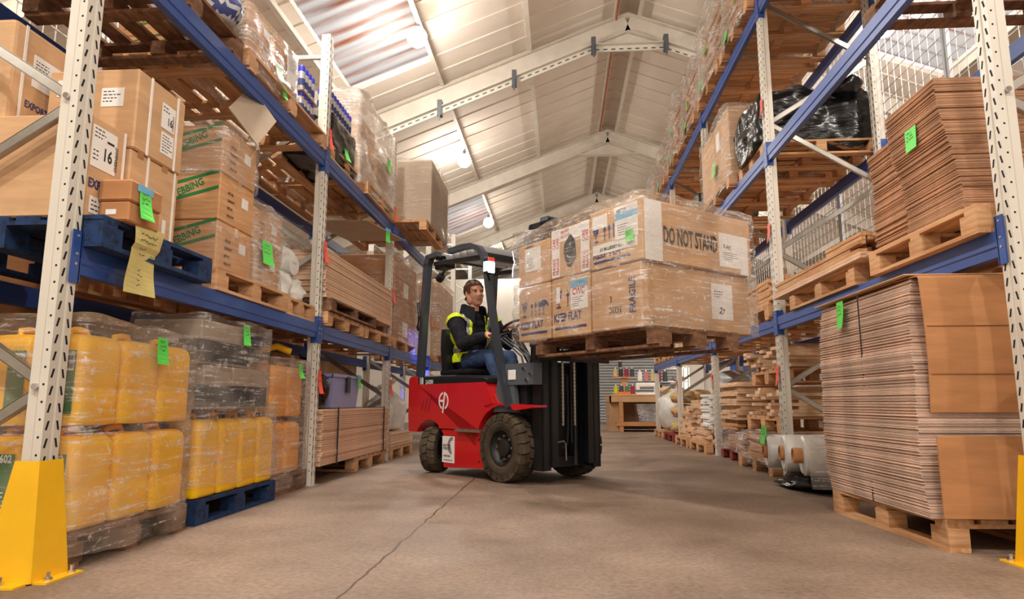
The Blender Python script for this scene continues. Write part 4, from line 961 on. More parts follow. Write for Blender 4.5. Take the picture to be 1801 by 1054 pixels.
# floor of the right rack, near to far
bag(2.32, 5.85, -.01, .46, .62, .175, 'black sheeting bunched on the floor under the white film rolls', 'film_black', 71, knot=False, cat='sheeting', name='black_sheeting', lump=.2)
for k, (y, r, x) in enumerate(((5.55, .155, 1.90), (5.88, .15, 1.86), (6.2, .145, 1.82))):
    t = root('film_roll', ['nearest white film roll lying beside the tall flattened stack', 'middle white film roll lying beside the tall flattened stack', 'farthest white film roll, below the green tag, toward the second right post'][k], 'film roll', (x, y, .135+r))
    A = Matrix.Rotation(R(-8), 4, 'Z') @ Matrix.Rotation(R(90), 4, 'Y')
    b = B(); b.T = A
    b.lathe([(.06,.0),(r-.02,-.004),(r,.01),(r,.8),(r-.02,.81),(.06,.81)], 32); b.build('roll', 'poly', t, smooth=True)
    b = B(); b.T = A
    b.lathe([(.06,-.03 if k else -.07),(.06,.9),(.047,.9),(.047,-.03 if k else -.07),(.06,-.03 if k else -.07)], 24); b.build('core', 'card_dark', t, smooth=True)
    if k == 2: note(t, face('-x', .0, .1, -.09, .09, 0, .1), -.02, .06, .16, .16, seed=60, label='bright green tag', curl=.03)
b = B(); vs = []
for i in range(9):
    for k in range(4): vs.append((1.88+.075*k, 5.36-.02*math.sin(i*.8+k)-.05*(i/8), .46-.4*i/8))
b.add(vs, [(4*i+k, 4*i+k+1, 4*i+4+k+1, 4*i+4+k) for i in range(8) for k in range(3)])
tag(b.build('loose_film', 'film_thick', smooth=True), 'loose clear plastic hanging off the nearest white film roll', 'plastic sheet')
pallet(2.02, 3.1, 6.72, 7.96, 0, 'wooden floor pallet under film wrapped offcuts at the second right post', 'x', 'wood', .15)
planks(2.06, 2.8, 6.75, 7.9, .152, 5, 5, .04, .14, 'timber offcut in the film wrapped pile by the second right post', 'wrapped offcuts by the second right post', seed=31, name='timber_offcut')
film(2.0, 2.85, 6.7, 7.95, .08, .40, 'clear film round the offcuts by the second right post', 'film', .025, seed=32)
pallet(2.15, 3.15, 6.8, 8.0, .405, 'wooden pallet standing on the wrapped offcuts by the second right post', 'x', 'wood', .16)
z = planks(2.12, 2.95, 6.72, 7.95, .57, 9, 5, .032, .14, 'thin board offcut in the loose pile above the wrapped offcuts', 'loose offcuts above the wrapped pile', seed=33, along='x', name='timber_offcut', jr=6, jl=.35, mat='wood_pale')
pallet(2.2, 3.15, 6.8, 7.9, .90, 'small wooden pallet near the top of the offcut pile by the second right post', 'x', 'wood', .15)
planks(2.12, 2.95, 6.7, 8.1, 1.055, 7, 5, .034, .16, 'thin board offcut on the topmost pile under the right lower beam', 'topmost offcuts under the right lower beam', seed=34, along='x', name='timber_offcut', jr=8, jl=.4, mat='wood_pale')
pallet(2.1, 3.1, 8.12, 9.15, 0, 'red painted pallet on the floor before the third right post', 'x', 'wood_red', .15)
planks(2.15, 2.8, 8.16, 9.1, .152, 4, 6, .04, .11, 'timber offcut inside the wrap on the red pallet', 'wrapped offcuts on the red pallet', seed=35, name='timber_offcut')
film(2.08, 2.85, 8.1, 9.13, .12, .36, 'clear film bundle on the red pallet', 'film_thick', .03, seed=36)
planks(2.1, 2.7, 8.15, 9.1, .372, 3, 5, .04, .1, 'timber offcut lying on the film bundle of the red pallet', 'offcuts above the red pallet', seed=37, name='timber_offcut')
slabs(2.1, 2.75, 8.2, 9.0, .50, .95, 16, 'short white board stacked in front of the third right post', 'white boards by the third right post', 'board', 'wood_pale', 'board', .03, .03, 3, .95, seed=12)
for k, (a, c) in enumerate(((9.5, 10.7), (10.85, 12.0))):
    pallet(1.98, 3.1, a, c, 0, '%s wooden floor pallet past the third right post, loaded with offcuts' % ords[k], 'x', 'wood', .15)
    z = planks(2.0, 2.8, a, c, .152, 4, 4, .045, .1, 'pale timber offcut low on the %s floor pallet past the third post' % ords[k], 'pale offcuts, %s pallet past the third post' % ords[k], seed=40+k, name='timber_offcut', jr=4, mat='wood_pale')
    if k == 0: slabs(2.05, 2.5, a+.05, a+.5, .34, .82, 14, 'small white board in the leaning stack past the third right post', 'small white boards past the third post', 'board', 'paper', 'board', .02, .02, 3, .97, seed=13)
    planks(2.05, 2.95, a+(.5 if k == 0 else 0), c, .34, 9, 3, .044, .2, 'thin board offcut in the high loose pile on the %s pallet past the third post' % ords[k], 'high offcut pile, %s pallet past the third post' % ords[k], seed=43+k, along='x', name='timber_offcut', jr=9, jl=.4, mat='wood_pale')
bag(2.5, 9.9, .84, .3, .3, .35, 'clear plastic bag on the white boards past the third right post', 'poly_grey', 44, knot=False)
pallet(2.0, 3.1, 12.3, 13.4, 0, 'red brown pallet under the tied paper sacks', 'x', 'wood_red', .15)
for k in range(6):
    bag(2.3+.32*(k % 2), 12.8+.1*(k % 2), .152+.27*(k//2), .24, .42, .27, '%s brown paper sack of the %s pile beside the white bulk bag' % (['lowest', 'middle', 'highest'][k//2], ['front', 'back'][k % 2]), 'paperbag', 50+k, knot=False, cat='sack', name='paper_sack', lump=.22)
    if k % 2 == 0: tag(B().box(2.06, 2.58, 12.78, 12.81, .3+.27*(k//2), .33+.27*(k//2)).build('strap_band', 'hivis'), '%s yellow strap round the brown paper sacks' % ['lowest', 'middle', 'highest'][k//2], 'strap')
pallet(2.0, 3.1, 13.6, 14.75, 0, 'wooden pallet under the white bulk bag at the far end', 'x', 'wood', .15)
bag(2.45, 14.1, .152, .45, .5, .95, 'white bulk bag with green tag at the far right rack end', 'poly', 60, cat='bulk bag', name='bulk_bag')

# ------------------------------------------------------------------ far end: workbench, thread, shutter
t = root('workbench', 'wooden workbench across the far end of the aisle', 'workbench', (2.3, 17.4, 0))
B().rbox(-1.1, 1.2, -.72, .6, .86, .9, .01).box(-1.1, 1.2, -.72, -.68, .72, .86).box(-1.1, -1.06, -.72, .6, .72, .86).build('bench_top', 'ply', t)
for x, y in ((-.82, -.66), (.95, -.66), (-.82, .5), (.95, .5)): B().box(x-.05, x+.05, y-.05, y+.05, 0, .86).build('leg', 'card_dark', t)
B().box(-.95, 1.1, -.7, .55, .2, .24).box(-.95, 1.1, -.72, -.68, .14, .24).build('shelf', 'card_dark', t)
B().box(-1.08, 1.1, .5, .55, .02, .86).build('back_panel', 'ply', t)
b = B(); b.box(-1.1, -.86, -.5, .55, 0, .06).box(-1.1, -.86, -.5, .55, .38, .4)
for y in (-.5, -.15, .2, .53): b.box(-1.1, -.86, y-.012, y+.012, 0, .72)
b.build('end_shelves', 'ply', t)
t = root('storage_tote', 'clear plastic tote on the shelf of the far workbench', 'storage tote', (2.3, 17.0, .242))
b = B(); w, l, h = .45, .28, .43; vs = []
for k, z in ((.86, 0), (1, h), (.985, h), (.85, .01)): vs += [(-w*k, -l*k, z), (w*k, -l*k, z), (w*k, l*k, z), (-w*k, l*k, z)]
b.add(vs, [(4*j+i, 4*j+(i+1) % 4, 4*j+4+(i+1) % 4, 4*j+4+i) for j in range(3) for i in range(4)]+[(0,3,2,1), (12,13,14,15)])
for x0, x1, y0, y1 in ((-w-.015, -w+.01, -l-.015, l+.015), (w-.01, w+.015, -l-.015, l+.015), (-w, w, -l-.015, -l+.01), (-w, w, l-.01, l+.015)): b.box(x0, x1, y0, y1, h-.03, h)
b.build('tub', 'film_thick', t)
b = B().box(-w*.82, w*.82, -l*.8, l*.8, .012, .16); b.build('dark_contents', 'print_blue', t)
t = root('thread_rack', 'small wooden rack of thread cones on the far workbench', 'rack', (1.62, 17.2, .901))
B().box(-.3, .3, -.12, .12, 0, .02).box(-.3, .3, -.12, .12, .42, .45).box(-.08, .08, -.05, .05, 0, .42).build('frame', 'wood', t)
paint('th_a', (150,40,60), .7); paint('th_b', (60,44,40), .7); paint('th_c', (196,176,130), .7); paint('th_d', (200,200,40), .7); paint('th_e', (60,70,80), .7); paint('th_f', (90,120,96), .7); paint('th_g', (200,130,130), .7)
nm = {'th_a': 'crimson', 'th_b': 'dark brown', 'th_c': 'straw coloured', 'th_d': 'lime yellow', 'th_e': 'slate grey', 'th_f': 'sage green', 'th_g': 'dusty pink', 'paper': 'white'}
def cone(x, y, z, m, r, h, label):
    t = root('thread_cone', label, 'thread cone', (x, y, z))
    B().lathe([(r*.5,0),(r,.01),(r*.8,h*.9),(r*.3,h*.93)], 14).build('thread', m, t, smooth=True); B().cyl((0,0,h*.85), (0,0,h*1.08), r*.28, 10).build('cone_core', 'paper', t)
for k, m in enumerate(('th_c', 'th_b', 'th_a', 'th_e')): cone(1.40+.14*k, 17.2, 1.352, m, .06, .22, '%s thread cone on the upper tier of the far thread rack' % nm[m])
cone(1.53, 17.26, 1.60, 'th_b', .05, .16, 'dark brown thread cone standing on top of the cones')
for k, m in enumerate(('th_d', 'th_e', 'th_f', 'th_a')): cone(1.40+.14*k, 17.16, .922, m, .06, .22, '%s thread cone on the lower tier of the far thread rack' % nm[m])
for k, m in enumerate(('paper', 'th_g', 'th_c', 'th_a', 'th_e')): cone(2.05+.16*k, 17.5, 1.24, m, .065, .28, '%s thread cone on the sewing machine shelf at the far bench' % nm[m])
t = root('sewing_machine', 'white industrial sewing machine on the far workbench', 'machine', (2.2, 17.2, .901))
B().rbox(-.3, .3, -.1, .1, 0, .05, .01).rbox(.16, .3, -.08, .08, .05, .28, .02).rbox(-.3, .3, -.07, .07, .2, .3, .03).rbox(-.3, -.2, -.06, .06, .12, .24, .02).build('body', 'paper', t)
B().cyl((.3,0,.24), (.35,0,.24), .06, 18).build('handwheel', 'truck_black', t); B().box(-.28, .6, .2, .4, .28, .3).build('shelf', 'truck_black', t); B().cyl((-.2,.3,0), (-.2,.3,.28), .012, 8).cyl((.5,.3,0), (.5,.3,.28), .012, 8).build('stand', 'zinc', t)
tag(B().box(1.42, 1.72, 16.72, 16.8, .86, .97).build('parts_bin', 'orange'), 'orange parts bin at the near corner of the far bench', 'bin')
bag(2.62, 16.95, .901, .2, .18, .2, 'brown paper parcel on the far workbench', 'paperbag', 61, knot=False, cat='parcel', name='paper_parcel')
b = B(); y = 24.0
for k in range(34): b.cyl((.2, 24, .05+.1*k), (4.2, 24, .05+.1*k), .055, 8)
b.box(.1, .2, 23.9, 24.1, 0, 3.6).box(4.2, 4.3, 23.9, 24.1, 0, 3.6).box(.1, 4.3, 23.85, 24.2, 3.4, 3.8)
struct(b.build('door_1', 'shutter'))
struct(B().box(XL, .1, 24, 24.1, 0, 5.2).box(4.3, 7.0, 24, 24.1, 0, 5.2).box(.1, 4.3, 24.2, 24.3, 3.8, 5.2).build('wall_inner', 'wall'))
t = root('roll_cage', 'empty wire roll cage standing before the far grey shutter', 'roll cage', (3.2, 19.6, 0))
b = B()
for x in (-.4, .4):
    for yy in (-.35, .35): b.cyl((x, yy, .08), (x, yy, 1.7), .014, 6)
for z in (.15, .5, .9, 1.3, 1.7):
    for yy in (-.35, .35): b.cyl((-.4, yy, z), (.4, yy, z), .008, 5)
    for x in (-.4, .4): b.cyl((x, -.35, z), (x, .35, z), .008, 5)
for k in range(1, 6): b.cyl((-.4+.8*k/6, .35, .15), (-.4+.8*k/6, .35, 1.7), .006, 5)
b.build('frame', 'zinc', t)
for x in (-.38, .38):
    for yy in (-.33, .33): B().cyl((x-.015, yy, .04), (x+.015, yy, .04), .04, 12).build('wheel', 'truck_black', t)
t = root('floor_lamp', 'lit white lamp panel in the doorway beyond the workbench', 'lamp', (3.75, 20.5, 0))
B().box(-.2, .2, -.08, .08, 0, .04).cyl((0,0,.02), (0,0,1.1), .02, 8).build('stand', 'zinc', t); B().box(-.12, .12, -.03, .03, 1.05, 1.75).build('lamp_panel', 'strip', t)
tag(B().rbox(4.6, 5.3, 18.5, 18.56, .0, 2.2, .01).build('blue_board', 'blue'), 'blue board standing past the far end of the right rack', 'board')
# ------------------------------------------------------------------ forklift (x forward, y left in its own frame)
FK = root('forklift', 'red and black counterbalance forklift in the middle of the aisle, carrying the wrapped cartons', 'forklift', (-.09, 6.33, 0), R(-46))
def arc(cx, cz, r, a0, a1, n=10): return [(cx+r*math.cos(R(a0+(a1-a0)*i/n)), cz+r*math.sin(R(a0+(a1-a0)*i/n))) for i in range(n+1)]
rw, fw = (-1.3, .235), (-.13, .305)
# counterweight and battery body, one side profile
prof = [(-1.70, .40), (-1.72, .55), (-1.72, .90)]+arc(-1.665, .925, .055, 180, 95, 4)+[(-1.56, .985), (-1.54, .895), (-.36, .895), (-.24, .70), (-.38, .67)]+arc(fw[0], fw[1], .37, 118, 180, 8)+[(-.45, .447), (-1.12, .447)]+arc(rw[0], rw[1], .295, 55, 146, 10)+[(-1.56, .40)]
B().prism(prof, -.5, .5, 'y', 0, 0).build('body', ['truck_red', 'truck_black'], FK)
low = [(-.385, .10), (-.40, .437), (-1.09, .437)]+arc(rw[0], rw[1], .295, 42, -28, 8)+[(-1.03, .07)]
B().prism(low, -.495, .495, 'y').build('side_skirt', 'truck_red', FK)
B().box(-1.0, -.3, -.35, .35, .09, .6).box(-1.5, -1.05, -.28, .28, .15, .5).box(-.5, .1, -.33, .33, .15, .62).build('chassis', 'truck_black', FK)
# hood with rounded shoulders
hp = [(-1.53, .893), (-1.535, .965)]+[(-1.45, .985), (-1.1, .982), (-.75, .975), (-.42, .962)]+[(-.34, .93), (-.33, .893)]
b = B(); n = 7; ys_ = [(-.497, .0), (-.485, .7), (-.45, 1), (.45, 1), (.485, .7), (.497, 0)]
vs = []
for y, k in ys_:
    for x, z in hp: vs.append((x, y, .893+(z-.893)*(.62+.38*k)))
m = len(hp); b.add(vs, [(j*m+i, j*m+i+1, (j+1)*m+i+1, (j+1)*m+i) for j in range(5) for i in range(m-1)]+[tuple(range(m)), tuple(range(5*m, 6*m))[::-1]])
hood = b.build('hood', 'truck_black', FK, smooth=30)
T_ = face('-y', 0, 0, -.4985, 0, 0, 0)
B().text('18', T_ @ Matrix.Translation((-1.51, .897, 0)), .1, 0).text('LI-ION', T_ @ Matrix.Translation((-1.385, .897, 0)), .06, 0).build('lettering', 'paper', hood)
B().cyl((-.87, -.2, .98), (-.87, -.2, 1.0), .015, 12).cyl((-.87, -.2, 1.0), (-.87, -.2, 1.02), .028, 16).build('emergency_button', 'truck_red', FK)
# logo, vents, sticker
b = B(); c = (-1.045, .722); ro, ri = .088, .068
T_ = face('-y', 0, 0, -.5, 0, 0, 0, .002) @ Matrix.Translation((c[0], c[1], 0))
def arcband(a0, a1, n=14):
    vs = []
    for i in range(n+1):
        a = R(a0+(a1-a0)*i/n); vs += [T_ @ Vector((ri*math.cos(a), ri*math.sin(a), 0)), T_ @ Vector((ro*math.cos(a), ro*math.sin(a), 0))]
    b.add(vs, [(2*i, 2*i+1, 2*i+3, 2*i+2) for i in range(n)])
arcband(98, 252); arcband(72, -72)
b.rect(T_, -.07, -.011, .07, .022)
b.add([T_ @ Vector(p) for p in ((-.022, -.122, 0), (.0, -.122, 0), (.032, .088, 0), (.008, .088, 0))], [(0,1,2,3)])
b.build('logo', 'paper', FK)
b = B()
for x, z0, h in ((-1.46, .625, .1), (-1.395, .615, .14), (-1.33, .605, .18)): b.add([(x, -.5015, z0), (x+.008, -.5015, z0), (x+.05*h/.14+.008, -.5015, z0+h), (x+.05*h/.14, -.5015, z0+h)], [(0,1,2,3)])
b.build('vent_slots', 'hole', FK)
T_ = face('-y', 0, 0, -.495, 0, 0, 0, .002) @ Matrix.Translation((-1.06+.0, .12, 0))
b = B(); b.slab(T_, 0, 0, .21, .255, .001, 0); T2 = T_ @ Matrix.Translation((0, 0, .0022))
vs = []
for i in range(15):
    a = R(70+200*i/14); vs += [T2 @ Vector((.165+.03*math.cos(a), .165+.05*math.sin(a), -.0005)), T2 @ Vector((.165+.07*math.cos(a), .165+.085*math.sin(a), -.0005))]
b.add(vs, [(2*i, 2*i+1, 2*i+3, 2*i+2) for i in range(14)], 2)
b.text('South West', T2 @ Matrix.Translation((.012, .158, 0)), .034, 1).text('FORKLIFTS', T2 @ Matrix.Translation((.012, .125, 0)), .037, 1).text('01380 730054', T2 @ Matrix.Translation((.022, .055, 0)), .026, 1).rect(T2, .03, .022, .15, .006, 1)
b.build('dealer_sticker', ['paper', 'print_black', 'reflective'], FK)
b = B(); b.box(-.80, -.39, -.535, -.49, .428, .447)
for i in range(9): b.box(-.78+.042*i, -.755+.042*i, -.53, -.5, .447, .456)
b.build('step_plate', 'zinc', FK)
for x, z in ((-.45, .36), (-.45, .16), (-1.08, .37), (-1.09, .15)): B().cyl((x, -.497, z), (x, -.492, z), .01, 10).build('bolt', 'hole', FK)
# fenders
for s in (-1, 1):
    o = arc(fw[0], fw[1], .405, 175, 62, 14); i_ = arc(fw[0], fw[1], .375, 62, 175, 14)
    pl = [(-.565, .45), (-.56, .60), (-.40, .655), (-.26, .79), (-.19, .70), (.30 if s < 0 else .02, .682), (.30 if s < 0 else .02, .663)]+[p for p in i_ if p[1] < .66 or p[0] < .05]
    B().prism(pl, .5*s-.012*s, .33*s, 'y').build('fender', 'truck_red', FK)
# wheels
def wheel(x, y, r, w, rimr, steer, s, name, lugs):
    t = link(name, None, FK, (x, y, r)); t.rotation_euler = (0, 0, R(steer)); t.empty_display_size = .05
    A = Matrix.Rotation(R(-90), 4, 'X')
    b = B(); b.T = A; g = .86
    b.lathe([(rimr, -w*.42), (rimr*1.12, -w*.47), (r*.72, -w*.5), (r*.9, -w*.46), (r*.93, -w*.4), (r*.93, w*.4), (r*.9, w*.46), (r*.72, w*.5), (rimr*1.12, w*.47), (rimr, w*.42), (rimr, -w*.42)], 48, ms=[0,0,0,0,1,0,0,0,0,1])
    for k in range(lugs):
        for q in (-1, 1):
            a0 = 2*PI*(k+.5*(q > 0))/lugs; da = 2*PI/lugs*.42
            pts = []
            for zz, e in ((0.02*q*w, -.32), (.28*q*w, .0), (.5*q*w, .0)):
                for d in (-da, da): pts.append((a0+d*(1 if zz else .9)+e*da*1.2, zz))
            vs = []
            for rr in (r*.92, r):
                for a, zz in pts:
                    rad = rr if abs(zz) < .45*w else rr-.012*(rr == r)
                    vs.append((rad*math.cos(a), rad*math.sin(a), zz))
            a_, b_ = 0, 6
            b.add(vs, [(6,7,9,8), (8,9,11,10), (0,6,8,2), (2,8,10,4), (1,3,9,7), (3,5,11,9), (4,10,11,5), (0,1,7,6)], 1)
            # side continuation of each lug
            a = a0
            vs = [(rad*math.cos(a+d), rad*math.sin(a+d), zz*q) for rad, zz in ((r*.985, w*.49), (r*.80, w*.515)) for d in (-da, da)]
            b.add(vs, [(0,1,3,2)], 0)
    b.build('tyre', ['tyre_side', 'tyre'], t)
    b = B(); b.T = A
    for q in (-1, 1): b.lathe([(rimr*1.01, q*w*.42), (rimr*.93, q*w*.44), (rimr*.9, q*w*.3), (rimr*.72, q*w*.12), (rimr*.5, q*w*.14), (rimr*.46, q*w*.3), (rimr*.3, q*w*.36), (0, q*w*.37)], 32)
    b.build('rim', 'rim', t, smooth=30)
    for k in range(8):
        a = 2*PI*k/8; q = s if not steer else -s; b = B(); b.T = A
        b.cyl((rimr*.62*math.cos(a), rimr*.62*math.sin(a), q*w*.12), (rimr*.62*math.cos(a), rimr*.62*math.sin(a), q*w*.26), rimr*.075, 6)
        b.build('wheel_nut', 'zinc', t)
for s in (-1, 1):
    wheel(fw[0], .41*s, .305, .2, .165, 0, s, 'front_wheel', 20)
    wheel(rw[0], .405*s, .235, .165, .12, -60, s, 'rear_wheel', 18)
# overhead guard
for s in (-1, 1): B().bar((-1.555, .46*s, .96), (-1.45, .46*s, 2.2), .07, .075, 0, up=(1,0,0)).bar((-1.46, .46*s, 2.17), (-1.40, .46*s, 2.275), .07, .075, 0, up=(1,0,0)).bar((-1.45, .46*s, 2.265), (-1.24, .46*s, 2.275), .07, .05).build('rear_post', 'truck_satin', FK)
path = [(-.02, .66), (-.21, 1.27), (-.335, 1.82), (-.365, 1.98), (-.415, 2.12), (-.49, 2.2), (-.6, 2.245), (-.75, 2.26), (-1.0, 2.258)]
for s in (-1, 1):
    b = B(); w = .034; vs = []
    for i, (x, z) in enumerate(path):
        p0 = Vector(path[max(i-1, 0)]); p1 = Vector(path[min(i+1, len(path)-1)]); d = (p1-p0).normalized(); w = .027; nx, nz = d.y*w, -d.x*w
        for y in (.455*s, .515*s): vs += [(x+nx, y, z+nz), (x-nx, y, z-nz)]
    m = len(path)
    fs = []
    for i in range(m-1):
        a = 4*i; c = a+4
        fs += [(a, c, c+1, a+1), (a+2, a+3, c+3, c+2), (a, a+2, c+2, c), (a+1, c+1, c+3, a+3)]
    fs += [(0,1,3,2), (4*m-4, 4*m-2, 4*m-1, 4*m-3)]
    b.add(vs, fs); b.build('front_post', 'truck_satin', FK, smooth=40)
b = B()
for s in (-1, 1): b.bar((-1.36, .42*s, 2.19), (-.44, .42*s, 2.12), .05, .045)
b.bar((-1.3, -.44, 2.25), (-1.3, .44, 2.25), .05, .05); b.bar((-.47, -.46, 2.13), (-.47, .46, 2.13), .05, .06)
b.build('roof_frame', 'truck_black', FK)
for k in range(6):
    x = -.60-.125*k; b = B(); vs = []
    for i in range(7):
        a = R(5+75*i/6)
        for y in (-.41, .41): vs.append((x-.03+.09*math.cos(a), y, 2.185+.004*k+.09*math.sin(a)))
        for y in (-.41, .41): vs.append((x-.03+.084*math.cos(a), y, 2.185+.004*k+.084*math.sin(a)))
    fs = []
    for i in range(6):
        a = 4*i; c = a+4; fs += [(a, c, c+1, a+1), (a+2, a+3, c+3, c+2), (a, a+2, c+2, c), (a+1, c+1, c+3, a+3)]
    b.add(vs, fs+[(0,1,3,2), (24,26,27,25)]); b.build('roof_slat', 'reflective', FK, smooth=40)
hl = B().rbox(-.27, -.205, -.60, -.515, 1.90, 2.055, .008).bar((-.25, -.56, 1.9), (-.3, -.5, 1.86), .02, .02).build('headlamp', 'truck_black', FK)
B().rbox(-.21, -.197, -.595, -.52, 1.905, 2.01, .004).box(-.265, -.21, -.602, -.598, 1.92, 2.01).build('lamp_lens', 'headlight', hl)
B().rbox(-.21, -.197, -.595, -.52, 2.013, 2.05, .004).build('indicator_lens', 'tag_red', hl)
tl = B().rbox(-1.38, -1.18, -.42, -.28, 2.13, 2.22, .01).build('rear_camera_lamp', 'truck_black', FK)
B().rbox(-1.39, -1.38, -.39, -.31, 2.145, 2.2, .003).build('lamp_lens', 'tag_red', tl)
bl = B().cyl((-1.56, -.2, 2.12), (-1.62, -.2, 2.08), .045, 14).bar((-1.45, -.2, 2.2), (-1.57, -.2, 2.13), .02, .02).build('blue_spot_lamp', 'truck_black', FK)
B().cyl((-1.62, -.2, 2.08), (-1.624, -.2, 2.077), .038, 14).build('lamp_lens', 'bluelight', bl)
B().tube([(-1.52, -.52, 1.78), (-1.49, -.55, 1.76), (-1.46, -.55, 1.62), (-1.49, -.55, 1.5), (-1.52, -.52, 1.48)], .014, 8).build('grab_handle', 'truck_black', FK, smooth=60)
# floor, cowl, consoles
B().box(-.45, .05, -.42, .42, .60, .69).box(-.1, .12, -.40, .44, .62, 1.02).rbox(-.2, .1, -.1, .42, .95, 1.08, .03).build('cowl', 'truck_black', FK)
cs = B().box(-.10, .28, -.47, -.20, .86, 1.05).prism([(-.28, .62), (.05, .62), (-.02, 1.02), (-.2, 1.05)], -.46, -.42, 'y').build('lever_console', 'truck_grey', FK)
B().rbox(-.055, .05, -.478, -.47, .905, .995, .004).build('indicator_panel', 'paper', cs)  # white colour stands in for the lit chrome lamp face
for x, z in ((.16, 1.0), (.2, .9), (.25, .95)): B().cyl((x, -.47, z), (x, -.485, z), .013, 10).build('bolt', 'chrome', cs)
for k in range(3):
    y = -.36+.06*k
    lv = B().tube([(-.40+.02*k, y, 1.33), (-.33, y, 1.315), (-.12, y, 1.20), (.0, y, 1.12), (.03+.03*k, y, 1.03)], .009, 8).build('lever', 'truck_satin', FK, smooth=60)
    B().cyl((-.43+.02*k, y, 1.335), (-.385+.02*k, y, 1.328), .016, 12).build('lever_knob', 'truck_black', lv, smooth=True)
st = link('steering_wheel', None, FK, (-.62, .07, 1.43)); st.rotation_euler = (0, R(-38), 0); st.empty_display_size = .05
B().tube([(.17*math.cos(2*PI*i/28), .17*math.sin(2*PI*i/28), 0) for i in range(29)], .014, 10).build('rim', 'truck_black', st, smooth=True)
b = B().cyl((0,0,-.03), (0,0,.012), .045, 18)
for a in (0, 2.1, 4.2): b.bar((0,0,0), (.165*math.cos(a), .165*math.sin(a), 0), .028, .012)
b.build('spokes', 'truck_satin', st); B().cyl((0,0,-.02), (0,0,-.42), .035, 14).build('column', 'truck_black', st)
# seat
b = B().rbox(-1.34, -.78, -.36, .12, .985, 1.045, .03); b.rbox(-1.32, -.82, -.33, .09, .96, .99, .01)
b.build('seat_cushion', 'seat_vinyl', FK, smooth=40)
b = B(); vs = []; n = 10
for i in range(n+1):
    t = i/n; z = 1.02+.46*t; x = -1.24-.08*t; hw = .235*(1-.25*max(0, t-.55)**1.2) ; dp = .09*(1-.3*t)
    for j in range(9):
        u = -1+2*j/8; vs.append((x+.05*u*u, -.12+hw*u, z))
    for j in range(9):
        u = 1-2*j/8; vs.append((x-dp+.05*u*u*.6, -.12+hw*u, z))
m = 18
b.add(vs, [(i*m+j, i*m+(j+1) % m, (i+1)*m+(j+1) % m, (i+1)*m+j) for i in range(n) for j in range(m)]+[tuple(range(m))[::-1], tuple(range(n*m, n*m+m))])
b.build('seat_back', 'seat_vinyl', FK, smooth=50)
# mast: two nested channel pairs, cylinders, chains, hoses, crossbars
MX = .13
for s in (-1, 1):
    b = B(); y = .365*s
    b.box(MX, MX+.15, min(y, y-.02*s), max(y, y-.02*s), .12, 2.33).box(MX, MX+.02, min(y, y-.10*s), max(y, y-.10*s), .12, 2.33).box(MX+.13, MX+.15, min(y, y-.10*s), max(y, y-.10*s), .12, 2.33)
    b.build('outer_rail', 'truck_black', FK)
    b = B(); y = .275*s
    b.box(MX+.035, MX+.165, min(y, y-.018*s), max(y, y-.018*s), .16, 2.38).box(MX+.035, MX+.055, min(y, y-.085*s), max(y, y-.085*s), .16, 2.38).box(MX+.145, MX+.165, min(y, y-.085*s), max(y, y-.085*s), .16, 2.38)
    b.build('inner_rail', 'truck_black', FK)
    B().cyl((MX+.03, .155*s, .14), (MX+.03, .155*s, 1.2), .033, 16).cyl((MX+.03, .155*s, 1.2), (MX+.03, .155*s, 2.3), .02, 12, 1).build('lift_cylinder', ['truck_black', 'chrome'], FK, smooth=30)
    b = B(); z = .5
    while z < 2.2: b.box(MX+.1, MX+.11, .075*s-.012, .075*s+.012, z, z+.026); b.box(MX+.098, MX+.112, .075*s-.006, .075*s+.006, z+.024, z+.034); z += .034
    b.build('lift_chain', 'zinc', FK)
    B().prism([(-.16, .70), (.13, .58), (.13, .84), (.02, .86)], .33*s, .36*s, 'y').cyl((-.02, .30*s, .76), (-.02, .44*s, .76), .03, 14).build('tilt_bracket', 'truck_black', FK)
    B().cyl((-.3, .40*s, .70), (-.05, .40*s, .75), .028, 12).cyl((-.06, .38*s, .75), (-.06, .455*s, .75), .035, 14, 1).build('tilt_cylinder', ['truck_black', 'chrome'], FK)
for z0, z1, x in ((.13, .22, MX), (1.2, 1.28, MX), (2.25, 2.33, MX)): B().box(x-.02, x+.03, -.36, .36, z0, z1).build('crossbar', 'truck_black', FK)
B().box(MX+.05, MX+.15, -.285, .285, 2.36, 2.40).box(MX+.05, MX+.06, -.285, -.27, 2.15, 2.36).build('crossbar', 'truck_grey', FK)
B().cyl((MX-.03, -.36, 2.2), (MX-.03, -.335, 2.2), .07, 24).cyl((MX-.03, -.365, 2.2), (MX-.03, -.36, 2.2), .045, 20).box(MX-.03, MX+.1, -.36, -.345, 2.13, 2.32).build('hose_sheave', 'truck_grey', FK, smooth=30)
B().tube([(MX+.12, -.03, .95), (MX+.125, -.03, .5), (MX+.12, -.04, .34), (MX+.1, -.08, .3)], .011, 8).tube([(MX+.12, .02, 1.3), (MX+.12, .02, .35), (MX+.06, .06, .25)], .012, 8).build('hose', 'truck_black', FK, smooth=True)
B().tube([(MX+.17, -.2, .36), (MX+.17, -.13, .37), (MX+.17, -.105, .34), (MX+.17, -.1, .2)], .007, 8).build('pipe', 'zinc', FK, smooth=True)
b = B()
for z in (1.07, 1.36): b.box(MX+.17, MX+.195, -.46, .46, z, z+.09)
for y in (-.2, .2): b.box(MX+.15, MX+.175, y-.03, y+.03, 1.07, 1.45)
b.build('fork_carriage', 'truck_black', FK)
for y in (-.315, .0):
    B().box(MX+.196, MX+.225, y-.045, y+.045, 1.105, 1.5).prism([(MX+.196, 1.105), (MX+1.15, 1.115), (MX+1.15, 1.13), (MX+.196, 1.15)], y-.045, y+.045, 'y').build('fork', 'truck_black', FK)

